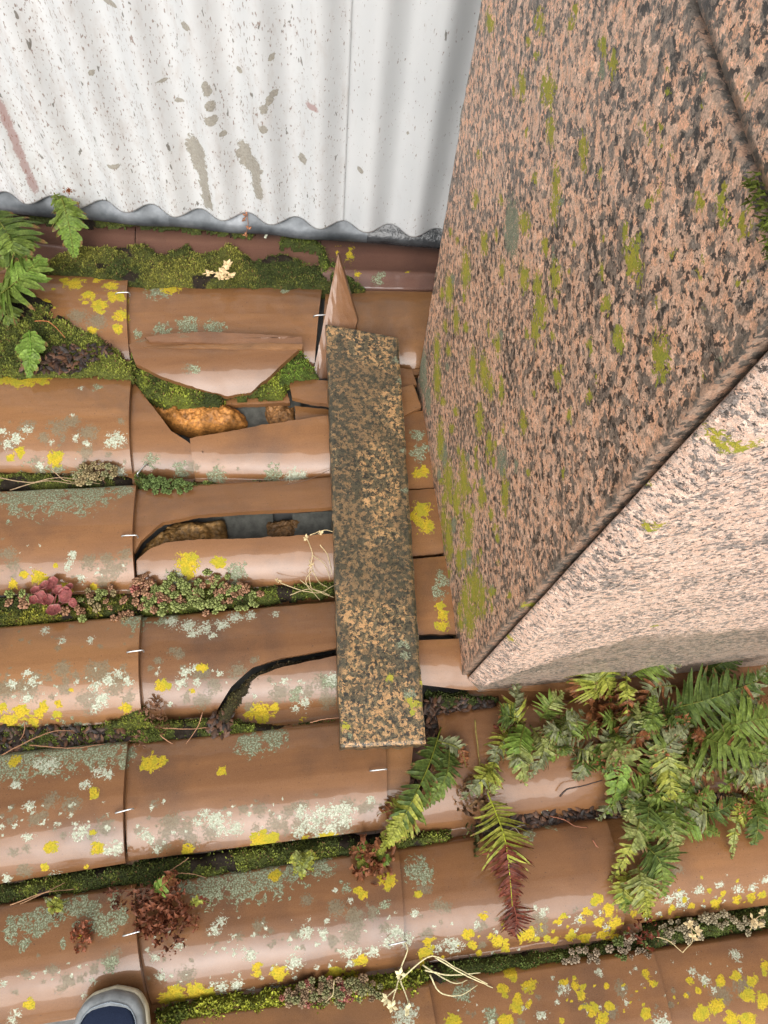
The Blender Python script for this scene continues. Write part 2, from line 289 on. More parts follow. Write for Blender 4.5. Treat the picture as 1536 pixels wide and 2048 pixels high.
L('d', (120, 860, 24), (180, 870, 24), (90, 880, 16), (145, 850, 20), (60, 860, 20), (170, 905, 20), (70, 930, 16), (380, 925, 16), (230, 1140, 26), (180, 1128, 20), (215, 1120, 16), (250, 1115, 18), (20, 1110, 18), (30, 1130, 18), (200, 1160, 18), (15, 1380, 26), (60, 1380, 30), (130, 1340, 20), (200, 1350, 30), (235, 1370, 30), (180, 1400, 26), (120, 1300, 8), (345, 1303, 12), (360, 1308, 14), (475, 1343, 20), (430, 1370, 18), (400, 1400, 20), (400, 1352, 18), (560, 1382, 24), (615, 1380, 22), (650, 1365, 26), (500, 1410, 16), (370, 1395, 12), (410, 1345, 14), (655, 1395, 22),
  (105, 1600, 18), (150, 1610, 22), (215, 1655, 20), (75, 1640, 14), (45, 1740, 16), (30, 1705, 12), (345, 1648, 26), (370, 1660, 26), (380, 1680, 22), (320, 1690, 20), (330, 1665, 18), (420, 1665, 20), (310, 1608, 10), (520, 1620, 16), (550, 1650, 20), (575, 1620, 14), (590, 1615, 12), (695, 1610, 18), (735, 1610, 16), (640, 1640, 26), (680, 1650, 28), (605, 1650, 24), (675, 1816, 20), (668, 1812, 14), (705, 1830, 20), (702, 1870, 22), (715, 1845, 16), (745, 1825, 14), (615, 1800, 14), (770, 1855, 12), (665, 1880, 14), (890, 1815, 14), (850, 1778, 14), (875, 1810, 14), (855, 1870, 14), (370, 1950, 20), (140, 1960, 16), (225, 1917, 18), (235, 1905, 14), (165, 1955, 10), (520, 1850, 14), (1080, 1835, 18), (1085, 1860, 16), (960, 1850, 14), (1350, 1740, 14), (1035, 1860, 14), (376, 1205, 10), (375, 700, 8), (385, 755, 14), (1240, 1975, 14), (1220, 2020, 14), (560, 1190, 10), (285, 705, 10), (200, 650, 30), (160, 640, 26), (130, 660, 20), (390, 925, 10), (1440, 1990, 22), (1480, 1970, 20))
# loose speckle around the big colonies, along the lower half of each row
def scatter(n, x0, y0, x1, y1, k, r0, r1, seed):
    r = random.Random(seed)
    for i in range(n):
        u = r.random(); x = x0 + (x1 - x0) * u; y = y0 + (y1 - y0) * u + r.gauss(0, 1) * 22
        if r.random() < (.55 if k != 'y' else .4): LP.append((x, y, r0 + (r1 - r0) * r.random() ** 2, k))
for sd_, (n_, x0, y0, x1, y1, k, a, b) in enumerate([(26, 0, 885, 255, 890, 'd', 4, 13), (20, 0, 880, 255, 890, 'w', 3, 8), (22, 0, 1130, 265, 1140, 'd', 4, 12), (14, 0, 1120, 265, 1150, 'w', 3, 6), (40, 0, 1370, 280, 1380, 'd', 4, 14), (40, 0, 1375, 280, 1385, 'w', 3, 8),
     (26, 300, 1350, 660, 1380, 'd', 4, 13), (20, 300, 1350, 660, 1380, 'w', 3, 7), (50, 0, 1640, 250, 1640, 'w', 3, 9), (30, 0, 1650, 250, 1650, 'd', 4, 12), (60, 270, 1650, 760, 1620, 'w', 3, 9), (50, 270, 1655, 760, 1620, 'd', 4, 14),
     (90, 290, 1900, 800, 1840, 'w', 3, 8), (40, 290, 1920, 800, 1830, 'd', 4, 11), (60, 320, 1970, 800, 1900, 'w', 3, 8), (40, 810, 1890, 1240, 1840, 'w', 3, 7), (26, 810, 1850, 1240, 1830, 'd', 4, 10), (50, 1040, 1870, 1240, 1860, 'y', 4, 11), (50, 1250, 1820, 1536, 1790, 'y', 4, 10), (46, 1250, 1800, 1536, 1775, 'w', 3, 8), (60, 900, 2020, 1536, 1940, 'w', 3, 8), (70, 1000, 2010, 1536, 1970, 'y', 4, 13), (40, 900, 2030, 1536, 1990, 'd', 4, 11), (36, 840, 1910, 1060, 1880, 'y', 3, 8),
     (34, 0, 1960, 250, 1930, 'w', 3, 7), (26, 0, 1860, 250, 1830, 'g', 6, 16), (20, 0, 1960, 250, 1920, 'd', 4, 12), (16, 280, 930, 480, 930, 'd', 4, 9), (26, 480, 1775, 800, 1760, 'g', 4, 12), (20, 0, 600, 250, 640, 'y', 4, 12), (20, 0, 1420, 120, 1425, 'y', 3, 9), (20, 0, 1270, 280, 1290, 'd', 3, 7), (24, 0, 1010, 240, 1000, 'g', 4, 10)]):
    scatter(n_, x0, y0, x1, y1, k, a, b, 50 + sd_)
_K = {'y': 0, 'w': 1, 'g': 2, 'd': 3}
LW = np.array([[*W(p[0], p[1], .042)[:2], p[2] * 0.00080, _K[p[3]]] for p in LP])
def lich_field(X, Y):
    out = np.zeros((len(X), 4)); x0, x1, y0, y1 = X.min(), X.max(), Y.min(), Y.max()
    for x, y, r, k in LW:
        r = r * (.86 if k == 0 else .78 if k == 1 else .88) * (.62 if (k == 0 and x > .3) else 1); R = r * 1.5
        if x + R < x0 or x - R > x1 or y + R < y0 or y - R > y1: continue
        s = (np.abs(X - x) < R) & (np.abs(Y - y) < R)
        if not s.any(): continue
        dx = X[s] - x; dy = (Y[s] - y) * 1.15; d = np.sqrt(dx * dx + dy * dy)
        f = np.clip(1 - d / R, 0, 1) * (1.25 if k != 1 else 1.3)
        
        out[s, int(k)] = np.maximum(out[s, int(k)], np.clip(f, 0, 1))
    return out

# ------------------------------------------------------------------ tile rows
class Row:
    def __init__(s, bot, top, h=.050):
        a, b = [W(*q, .015) for q in bot]; c, d = [W(*q, .03) for q in top]
        s.b = (a, b); s.t = (c, d); s.h = h
    def yb(s, x): a, b = s.b; return a[1] + (b[1] - a[1]) * (x - a[0]) / (b[0] - a[0])
    def yt(s, x): a, b = s.t; return a[1] + (b[1] - a[1]) * (x - a[0]) / (b[0] - a[0])
    def z(s, x, y):
        t = (y - s.yb(x)) / (s.yt(x) - s.yb(x)); tc = .56; zb = .010
        q = np.clip(t / tc, 0, 1); z1 = zb + (s.h - zb) * (1 - (1 - q) ** 2.15) ** .72
        r = np.clip((t - tc) / (1 - tc), 0, 1); z2 = s.h - .0105 * r - .0115 * r ** 2.6
        e = np.clip((y - s.yt(x)) / .012, 0, 1); z3 = z2 - (s.h - .022 - .003) * (1 - (1 - e) ** 2) * 1.0
        return np.where(t <= tc, z1, np.where(t <= 1, z2, z3))
ROWS = {
    'A': Row([(0, 745), (860, 745)], [(0, 548), (860, 584)]),
    'B': Row([(0, 945), (650, 960)], [(0, 742), (650, 765)]),
    'C': Row([(0, 1189), (650, 1168)], [(0, 985), (650, 956)]),
    'D': Row([(0, 1458), (1130, 1383)], [(0, 1256), (660, 1203)]),
    'E': Row([(0, 1768), (1400, 1596)], [(0, 1510), (1000, 1415)]),
    'F': Row([(0, 2058), (1536, 1812)], [(0, 1812), (1536, 1592)]),
    'G': Row([(0, 2420), (1536, 2130)], [(0, 2092), (1536, 1868)]),
    'U': Row([(0, 575), (860, 600)], [(0, 430), (860, 470)], .05)}
def polyx(pts, u):   # resample a pixel polyline evenly in x
    p = np.asarray(pts, float); xs = p[0, 0] + (p[-1, 0] - p[0, 0]) * u; return xs, np.interp(xs if p[-1, 0] > p[0, 0] else -xs, p[:, 0] if p[-1, 0] > p[0, 0] else -p[:, 0], p[:, 1])
def tile(label, row, top, bot, pan=True, lift=(0, .009), thick=.011, name='roof_tile', zoff=0.0, xf=None, mat=None, step=.0024, rag=0.0, rowmul=1.0, group='clay roof tiles'):
    R = ROWS[row]
    L_ = abs(W(*top[-1])[0] - W(*top[0])[0]); nu = max(12, int(L_ / step)); u = np.linspace(0, 1, nu)
    tx, ty = polyx(top, u); bx, by = polyx(bot, u)
    T = np.array([W(a, b, .03) for a, b in zip(tx, ty)]); B = np.array([W(a, b, .016) for a, b in zip(bx, by)])
    nv = max(10, int(np.abs(T[:, 1] - B[:, 1]).max() / step)); v = np.linspace(0, 1, nv)
    X = B[:, None, 0] + (T - B)[:, None, 0] * v; Y = B[:, None, 1] + (T - B)[:, None, 1] * v
    if rag:
        e = (np.array([fbm(X[:, -1], X[:, -1] * 0, 60, 3, 3)]).T - .5) * rag; Y += e * v * (T - B)[:, 1:2].clip(0, .05) / .05
        e2 = (np.array([fbm(X[:, 0], X[:, 0] * 0 + 3, 60, 3, 5)]).T - .5) * rag; Y += e2 * (1 - v)
    if pan:
        ext = np.array([.004, .009, .014, .024, .036, .048]); X = np.hstack([X, X[:, -1:] + 0 * ext]); Y = np.hstack([Y, Y[:, -1:] + ext]); nv += len(ext)
    else: pass
    Z = R.z(X, Y) * rowmul + zoff
    if not pan:  # fragments keep only the barrel shape
        t = (Y - R.yb(X)) / (R.yt(X) - R.yb(X))
    Z += lift[0] + (lift[1] - lift[0]) * u[:, None]
    Z += (fbm(X, Y, 7, 3, hash(label) % 50) - .5) * .004 + (fbm(X, Y, 40, 2, 9) - .5) * .0006
    V = np.stack([X, Y, Z], -1).reshape(-1, 3)
    att = lich_field(V[:, 0], V[:, 1]) if True else None
    if xf is not None: V = xf(V)
    n = nu * nv; idx = np.arange(n).reshape(nu, nv)
    F = np.stack([idx[:-1, :-1], idx[1:, :-1], idx[1:, 1:], idx[:-1, 1:]], -1).reshape(-1, 4)
    # underside on a coarser copy of the same outline ring, then rim
    V2 = V.copy()
    gx = np.gradient(V.reshape(nu, nv, 3), axis=0); gy = np.gradient(V.reshape(nu, nv, 3), axis=1); nr = np.cross(gx, gy); nr /= np.linalg.norm(nr, axis=-1, keepdims=True) + 1e-12
    V2 = V - nr.reshape(-1, 3) * thick
    F2 = F[:, ::-1] + n
    ring = np.concatenate([idx[:, 0], idx[-1, 1:], idx[::-1, -1][1:], idx[0, ::-1][1:-1]])
    nx = np.roll(ring, -1); n_r = len(ring)
    # separate rim vertices so the broken edge stays crisp
    V3 = np.vstack([V[ring], V2[ring]]); r0 = 2 * n + np.arange(n_r); r1 = r0 + n_r
    Fr = np.stack([r0, r1, np.roll(r1, -1), np.roll(r0, -1)], -1)
    VV = np.vstack([V, V2, V3]); FF = np.vstack([F, F2, Fr])
    z4 = np.zeros((n, 4)); ar = att[ring] * .8
    A = np.vstack([att, z4, ar, ar * 0])
    loc = V.reshape(nu, nv, 3)[nu // 2, nv // 2].copy(); loc[2] -= .04
    o = mk(name, VV, FF, mat or M_TILE, None, loc, attrs={'lich': A})
    return tag(o, label, 'roof tile' if name == 'roof_tile' else 'tile fragment', group)

# row A
tile('weathered brown tile half buried in moss beside the left ferns, dotted with yellow lichen', 'A', [(-460, 538), (258, 560)], [(-460, 749), (264, 746)])
tile('wet tile in the top row whose right edge meets the leaning triangular shard', 'A', [(256, 566), (645, 571)], [(262, 744), (628, 746)], lift=(-.004, .006))
tile('smooth clean tile between the leaning shard and the granite pillar', 'A', [(652, 577), (905, 588)], [(640, 745), (905, 738)], lift=(-.004, .008))
# row B
tile('lichen blotched tile with a big round white lichen, above the tan stonecrop', 'B', [(-460, 740), (266, 747)], [(-460, 936), (266, 950)])
tile('pointed left fragment of a broken tile touching the curved fragment near the clip', 'B', [(266, 762), (300, 810), (345, 868), (408, 908)], [(266, 952), (330, 962), (385, 962), (408, 912)], pan=False, lift=(-.003, -.003), name='broken_tile', rag=.004, zoff=-.002, group='broken tile pieces')
tile('curved shiny fragment of broken tile under the orange stone, reaching the slab', 'B', [(382, 884), (520, 862), (668, 842)], [(390, 960), (520, 972), (668, 962)], pan=False, lift=(.000, .006), name='broken_tile', rag=.003, zoff=-.001, group='broken tile pieces')
# row C
tile('long tile with brown damp patch, above the pink rosette plant', 'C', [(-460, 990), (274, 978)], [(-460, 1195), (273, 1188)])
tile('upper strip of the tile split lengthwise, above the narrow gap', 'C', [(270, 981), (672, 955)], [(274, 1118), (288, 1095), (330, 1058), (400, 1043), (500, 1037), (676, 1030)], pan=True, lift=(-.004, .006), name='broken_tile', rag=.003, group='broken tile pieces')
tile('lower strip of the tile split lengthwise, carrying the bright orange round lichen', 'C', [(274, 1124), (300, 1104), (335, 1090), (400, 1086), (500, 1084), (676, 1076)], [(274, 1192), (676, 1166)], pan=False, lift=(-.004, .006), name='broken_tile', rag=.003, group='broken tile pieces')
# row D
tile('tile with scattered grey and yellow lichen, left of the cracked tile', 'D', [(-460, 1292), (284, 1233)], [(-460, 1490), (287, 1444)])
tile('larger left part of the tile cracked by a black curved gap', 'D', [(284, 1238), (400, 1226), (800, 1192)], [(288, 1442), (416, 1442), (430, 1428), (466, 1378), (508, 1343), (560, 1326), (680, 1304), (800, 1290)], lift=(-.004, .004), name='broken_tile', rag=.002, group='broken tile pieces')
tile('smaller lower part of the cracked tile, beside the slab edge', 'D', [(438, 1441), (452, 1420), (484, 1378), (518, 1352), (568, 1335), (690, 1311), (800, 1297)], [(442, 1448), (600, 1436), (800, 1418)], pan=False, lift=(-.006, .000), zoff=-.004, name='broken_tile', rag=.002, group='broken tile pieces')
tile('shiny tile passing under the bottom corner of the granite pillar', 'D', [(832, 1286), (930, 1282), (1180, 1262)], [(832, 1372), (930, 1382), (1180, 1384)], pan=False, lift=(0, .004))
# row E
tile('leftmost tile of the row under the brown leaf litter, with a broad pale green crust', 'E', [(-460, 1550), (257, 1492)], [(-460, 1842), (255, 1726)])
tile('wide clean tile under the foot of the granite slab', 'E', [(256, 1494), (768, 1446)], [(258, 1722), (772, 1658)], lift=(-.004, .008))
tile('short plain tile end between the slab and the dark fern', 'E', [(766, 1448), (830, 1442)], [(770, 1664), (806, 1660)], lift=(-.006, -.002))
tile('smooth tile behind the yellow frond, ending at a slanted broken edge', 'E', [(880, 1480), (960, 1430), (1230, 1402)], [(800, 1690), (900, 1690), (1216, 1618)], lift=(-.002, .004), rag=.002)
tile('tile buried beneath the thick fern clump at the right', 'E', [(1228, 1400), (1700, 1350)], [(1214, 1620), (1700, 1560)], lift=(-.004, .008))
# row F
tile('tile at the bottom left carrying the navy shoe', 'F', [(-460, 1868), (272, 1772)], [(-460, 2128), (300, 2016)])
tile('long tile with many white crumbs and yellow lichen, right of the shoe', 'F', [(270, 1776), (796, 1700)], [(302, 2012), (808, 1932)], lift=(-.004, .008))
tile('tile beneath the hanging yellow and red frond, edged with yellow lichen', 'F', [(794, 1702), (1210, 1640)], [(806, 1934), (1246, 1874)], lift=(-.004, .008))
tile('tile at the right edge below the fern, with a yellow lower rim', 'F', [(1206, 1641), (1720, 1564)], [(1242, 1852), (1720, 1784)], lift=(-.006, .006))
# row G
tile('bottom tile mostly below the mossy gutter at the lower left', 'G', [(250, 2056), (856, 1970)], [(300, 2380), (900, 2260)])
tile('bottom tile with a curl of yellow green lichen at its corner', 'G', [(852, 1974), (1302, 1902)], [(896, 2260), (1350, 2180)], lift=(-.004, .008))
tile('bottom right tile covered with yellow lichen rosettes', 'G', [(1298, 1904), (1740, 1836)], [(1346, 2180), (1800, 2080)], lift=(-.004, .008))
# pieces right of the slab
def plate(label, pts, z0, slope=(0, 0), thick=.012, bulge=.006, name='broken_tile', mat=None, group='broken tile pieces', cat='tile fragment', step=.0035, ax=None):
    """a free standing curved shard: outline in photo pixels on the plane z0, filled with a fine grid"""
    P = np.array([W(a, b, z0) for a, b in pts]); c = P[:, :2].mean(0)
    # radial grid
    K = 9; n = 96; seg = np.vstack([P[:, :2], P[:1, :2]]); d = np.r_[0, np.cumsum(np.linalg.norm(np.diff(seg, axis=0), axis=1))]
    q = np.unique(np.r_[np.linspace(0, d[-1], n, endpoint=False), d[:-1]]); n = len(q)
    O = np.stack([np.interp(q, d, seg[:, 0]), np.interp(q, d, seg[:, 1])], -1)
    O += (np.stack([fbm(O[:, 0], O[:, 1], 90, 3, 1), fbm(O[:, 0], O[:, 1], 90, 3, 8)], -1) - .5) * .003
    V = [c]; 
    for k in range(1, K + 1): V += list(c + (O - c) * (k / K))
    V = np.array(V); h = max(1e-3, np.ptp(V[:, 1]) / 2)
    yy = (V[:, 1] - c[1]) / h
    Z = z0 + slope[0] * (V[:, 0] - c[0]) + slope[1] * (V[:, 1] - c[1]) + bulge * (1 - yy ** 2) + (fbm(V[:, 0], V[:, 1], 30, 2, 4) - .5) * .002
    V = np.column_stack([V, Z]); att = lich_field(V[:, 0], V[:, 1]); m = len(V)
    F = [(0, 1 + j, 1 + (j + 1) % n) for j in range(n)]
    for k in range(K - 1):
        a = 1 + k * n; F += [(a + j, a + n + j, a + n + (j + 1) % n, a + (j + 1) % n) for j in range(n)]
    V2 = V - np.array([0, 0, thick]); F2 = [tuple(m + i for i in f[::-1]) for f in F]
    a = 1 + (K - 1) * n; ring = [a + j for j in range(n)]; V3 = np.vstack([V[ring], V2[ring]])
    F3 = [(2 * m + j, 2 * m + n + j, 2 * m + n + (j + 1) % n, 2 * m + (j + 1) % n) for j in range(n)]
    A = np.vstack([att, att * 0, np.zeros((2 * n, 4))])
    area = sum(P[i, 0] * P[(i + 1) % len(P), 1] - P[(i + 1) % len(P), 0] * P[i, 1] for i in range(len(P)))
    Fall = F + F2 + F3
    if area < 0: Fall = [f[::-1] for f in Fall]
    loc = np.array([c[0], c[1], z0 - .02])
    o = mk(name, np.vstack([V, V2, V3]), Fall, mat or M_TILE, None, loc, attrs={'lich': A}); return tag(o, label, cat, group)
plate('large loose curved shard lying over the moss, with a ridged upper lip', [(262, 700), (300, 682), (420, 676), (560, 682), (603, 690), (598, 712), (540, 755), (500, 778), (455, 784), (400, 776), (330, 760), (275, 738)], .062, (0, .22), bulge=.018)
plate('narrow ridged strip along the upper edge of the large loose shard', [(290, 676), (330, 669), (420, 665), (604, 674), (606, 688), (560, 690), (300, 684)], .084, (0, .1), bulge=.002, thick=.006, mat=M_TILE_D)
plate('thin brown lip just below the narrow ridged strip', [(284, 690), (420, 682), (606, 690), (604, 700), (560, 701), (290, 696)], .082, (0, -.2), bulge=.003, thick=.006)
plate('small square shard with a brown dirty edge left of the slab', [(575, 752), (660, 762), (664, 812), (620, 806), (585, 798)], .045, (0, -.1), bulge=.004)
plate('flat shard with a dark stain under the small square shard', [(590, 812), (664, 820), (664, 848), (592, 852)], .022, bulge=.001)
plate('long narrow strip of tile running behind the orange stone', [(400, 790), (575, 788), (580, 806), (470, 810), (405, 806)], .020, bulge=.003)
plate('small shard wedged between slab top and pillar', [(796, 736), (822, 740), (834, 768), (800, 776)], .045, (0, .1), bulge=.002)
plate('tilted shard just right of the slab, above the grey lichen', [(798, 778), (826, 770), (842, 815), (806, 830)], .045, (0, .1), bulge=.003)
plate('shard carrying the round grey lichen beside the pillar', [(800, 830), (848, 822), (870, 975), (800, 978)], .034, (0, .04), bulge=.008)
plate('shard carrying the bright yellow green lichen between slab and pillar', [(800, 984), (876, 978), (893, 1105), (800, 1114)], .034, (0, .04), bulge=.008)
plate('lowest shard in the gap between slab and pillar', [(806, 1122), (895, 1112), (914, 1268), (810, 1268)], .038, (0, .04), bulge=.008)
plate('plain narrow tile strip below the small wedged shard', [(770, 735), (870, 738), (870, 750), (770, 748)], .02, bulge=.001)
# leaning triangular shard
def leaning():
    A, B, C, D = W(676, 508, .150), W(716, 645, .075), W(624, 757, .030), W(654, 640, .085)
    mb = MB(); n = 14; V = []
    for i in range(n + 1):
        t = i / n; l = A + (C - A) * t; d_ = A + (D - A) * min(1, t * 1.7) if t < .588 else D + (C + np.array([.02, 0, 0]) - D) * ((t - .588) / .412)
        r = A + (B - A) * min(1, t * 1.7) if t < .588 else B + (W(665, 760, .02) - B) * ((t - .588) / .412)
        for s in np.linspace(0, 1, 9):
            p = l + (r - l) * s; p = p + np.array([-.3, -.1, 1]) * .003 * math.sin(s * math.pi) * min(1, t * 3); V.append(p)
    V = np.array(V); V += (RNG.random(V.shape) - .5) * .0008; m = len(V); o2 = V + np.array([.004, .008, -.009])
    F = [(i * 9 + j, (i + 1) * 9 + j, (i + 1) * 9 + j + 1, i * 9 + j + 1) for i in range(n) for j in range(8)]
    F += [tuple(m + k for k in f[::-1]) for f in F]
    ring = [j for j in range(9)] + [(i + 1) * 9 + 8 for i in range(n)] + [n * 9 + 7 - j for j in range(8)] + [(n - 1 - i) * 9 for i in range(n - 1)]
    F += [(ring[k], ring[(k + 1) % len(ring)], m + ring[(k + 1) % len(ring)], m + ring[k]) for k in range(len(ring))]
    Vc = np.vstack([V, o2]); o = mk('broken_tile', Vc, F, M_TILE_D, None, tuple(C), smooth=False, attrs={'lich': np.zeros((len(Vc), 4))})
    tag(o, 'triangular shard standing on edge behind the top of the slab', 'tile fragment', 'broken tile pieces')
leaning()
plate('dark undersurface shard under the fern between the slab foot and the long tile', [(810, 1500), (850, 1480), (905, 1480), (890, 1560), (850, 1640), (800, 1650)], .012, bulge=.002, mat=M_TILE_B)

# ------------------------------------------------------------------ brown edging tiles below the flashing
def slab_strip(label, pts_t, pts_b, z, name='edging_tile', mat=M_TILE_B, thick=.02, lip=True):
    n = 110; u = np.linspace(0, 1, n); tx, ty = polyx(pts_t, u); bx, by = polyx(pts_b, u)
    T = np.array([W(a, b, z) for a, b in zip(tx, ty)]); B = np.array([W(a, b, z) for a, b in zip(bx, by)])
    prof = [(0, -thick), (0, -.003), (.03, 0), (.2, .001), (.24, .006), (.34, .007), (.4, .001), (.7, .003), (.97, .002), (1, -.002), (1, -thick)]
    V = []
    for v, dz in prof: V.append(B + (T - B) * v + np.array([0, 0, dz]))
    V = np.stack(V, 1); nv = len(prof); V[..., 2] += (fbm(V[..., 0], V[..., 1], 25, 3, 2) - .5) * .003
    V = V.reshape(-1, 3); idx = np.arange(n * nv).reshape(n, nv); F = np.stack([idx[:-1, :-1], idx[1:, :-1], idx[1:, 1:], idx[:-1, 1:]], -1).reshape(-1, 4)
    o = mk(name, V, F, mat, None, V[len(V) // 2], attrs={'lich': lich_field(V[:, 0], V[:, 1])}); o['label'] = label; o['category'] = 'edging tile'; o['group'] = 'brown edging tiles along the wall'
slab_strip('brown edging tile behind the left ferns, below the flashing', [(-460, 395), (270, 448)], [(-460, 440), (270, 545)], .03)
slab_strip('brown edging tile with scalloped moss along its front', [(272, 448), (640, 474)], [(272, 560), (640, 566)], .03)
slab_strip('clean brown edging tile with small yellow lichens beside the pillar', [(642, 474), (940, 500)], [(642, 574), (940, 580)], .034)

# ------------------------------------------------------------------ roof deck (setting)
def deck():
    n = N('deck_slate'); c = n.ramp(n.noise(20, 5, .6), [(.3, (.10, .10, .10)), (.7, (.22, .22, .21))]); n.P(Base_Color=c, Roughness=.5); n.bump(n.noise(120, 4), .3, .002)
    V = [(-3, -2.5, -.035), (3.5, -2.5, -.035), (3.5, 1.4, -.035), (-3, 1.4, -.035)]
    o = mk('roof_deck', V, [(0, 1, 2, 3)], n.m); o['kind'] = 'structure'
    n = N('ground'); n.P(Base_Color=n.ramp(n.noise(2, 5), [(.3, (.09, .09, .08)), (.7, (.16, .15, .13))]), Roughness=.9)
    o = mk('ground', [(-60, -60, -3.5), (60, -60, -3.5), (60, 60, -3.5), (-60, 60, -3.5)], [(0, 1, 2, 3)], n.m); o['kind'] = 'structure'
deck()

# ------------------------------------------------------------------ corrugated wall cladding, flashing
def wall():
    n = N('white_corrugated'); big = n.noise(5, 4, .5)
    c = n.ramp(big, [(.3, (.57, .585, .59)), (.7, (.65, .66, .66))])
    mp = n.t.nodes.new('ShaderNodeMapping'); mp.inputs['Scale'].default_value = (1, 1, .35); n.t.links.new(n.obj, mp.inputs[0]); ov = mp.outputs[0]
    zz = n.sepxyz(n.obj)[2]
    sp = n.attr('lich'); R, G, B = n.sep(sp.outputs['Color'])[:3]
    dens = n.math('MULTIPLY_ADD', B, .085, n.math('MULTIPLY', n.noise(9, 3, .6), .10))
    m1 = n.step(n.math('ADD', n.noise(330, 2, .5, ov), dens), .745, .76)
    m2 = n.step(n.math('ADD', n.noise(95, 2, .5, ov), n.math('MULTIPLY', dens, .8)), .785, .80)
    c = n.mix(n.math('MULTIPLY', n.step(n.math('ADD', n.noise(60, 4, .7, ov), n.math('MULTIPLY', B, .22)), .6, .9), .35), c, (.42, .36, .32))
    c = n.mix(n.math('MULTIPLY', m1, .8), c, (.24, .17, .14)); c = n.mix(n.math('MULTIPLY', m2, .85), c, (.15, .14, .12))
    pr = n.math('MULTIPLY_ADD', n.math('SUBTRACT', n.noise(85, 5, .75), .5), 1.5, R); mR = n.math('MULTIPLY', n.step(pr, .42, .46), n.step(R, 0.0, .05))
    c = n.mix(n.math('MULTIPLY', mR, .78), c, n.ramp(n.noise(240, 4, .6), [(.3, (.17, .14, .10)), (.7, (.33, .30, .23))]))
    pg = n.math('MULTIPLY_ADD', n.math('SUBTRACT', n.noise(150, 5, .8), .5), 1.4, G); mG = n.math('MULTIPLY', n.step(pg, .3, .6), n.step(G, 0.0, .05))
    c = n.mix(n.math('MULTIPLY', mG, .6), c, (.30, .12, .10))
    n.P(Base_Color=c, Roughness=n.mix(mR, (.38, .38, .38), (.8, .8, .8)), Specular_IOR_Level=.5); n.bump(n.math('ADD', n.math('MULTIPLY', n.noise(90, 4), .35), n.math('ADD', m1, mR)), .35, .0012)
    # plan line of the wall foot
    a = W(0, 390, .10); b = W(880, 466, .10); zt = 1.25
    dr = (b - a)[:2]; Lb = np.linalg.norm(dr); dr /= Lb; nn = np.array([dr[1], -dr[0]])   # nn points to the viewer
    pitch = Lb / 9.15; ph = 0.66
    def sheet(label, s0, s1, off, marks, ztop=zt, drop=0.0):
        ns = int((s1 - s0) / .0035); zs = np.unique(np.r_[np.arange(0, .62, .004), np.linspace(.62, ztop - .1, 30)])
        s = np.linspace(s0, s1, ns); S, Z = np.meshgrid(s, zs, indexing='ij')
        am = .0128; wv = am * np.sin(2 * math.pi * (S / pitch + ph)) + off
        # foot edge height falls gently to the right and hangs uneven
        foot = .10 + drop + (fbm(S, S * 0, 30, 2, 2) - .5) * .004
        X = a[0] + dr[0] * S + nn[0] * wv; Y = a[1] + dr[1] * S + nn[1] * wv; ZZ = foot + Z
        V = np.stack([X, Y, ZZ], -1).reshape(-1, 3); att = np.zeros((len(V), 4))
        for (u, v, ru, rv, ch) in marks:
            d_ = ray(u, v); t = ((a[0] - CP[0]) * nn[0] + (a[1] - CP[1]) * nn[1]) / (d_[0] * nn[0] + d_[1] * nn[1]); q = CP + d_ * t
            sq = (q[0] - a[0]) * dr[0] + (q[1] - a[1]) * dr[1]
            dd = np.sqrt(((S.ravel() - sq) / ru) ** 2 + ((V[:, 2] - q[2]) / rv) ** 2); att[:, ch] = np.maximum(att[:, ch], np.clip(1.2 * (1 - dd / 1.4), 0, 1))
        # grime density
        gs = np.clip(1.15 - S.ravel() / (Lb * .95), 0, 1) * .5 + .35; att[:, 2] = gs * np.clip(1.25 - (V[:, 2] - .1) * 1.0, .3, 1)
        if s0 > .3: att[:, 2] *= .15
        nv = len(zs); idx = np.arange(ns * nv).reshape(ns, nv); F = np.stack([idx[:-1, :-1], idx[1:, :-1], idx[1:, 1:], idx[:-1, 1:]], -1).reshape(-1, 4)
        m = len(V); V2 = V - np.array([nn[0], nn[1], 0]) * .0025; F2 = F[:, ::-1] + m
        ring = np.concatenate([idx[:, 0], idx[-1, 1:], idx[::-1, -1][1:], idx[0, ::-1][1:-1]]); nx = np.roll(ring, -1)
        Fr = np.stack([ring, ring + m, nx + m, nx], -1)
        o = mk('corrugated_sheet', np.vstack([V, V2]), np.vstack([F, F2, Fr]), n.m, None, V[0], attrs={'lich': np.vstack([att, att])})
        tag(o, label, 'wall cladding', 'white corrugated wall sheets')
    def sof(u, v=440):
        q = W(u, v, .10); return (q[0] - a[0]) * dr[0] + (q[1] - a[1]) * dr[1]
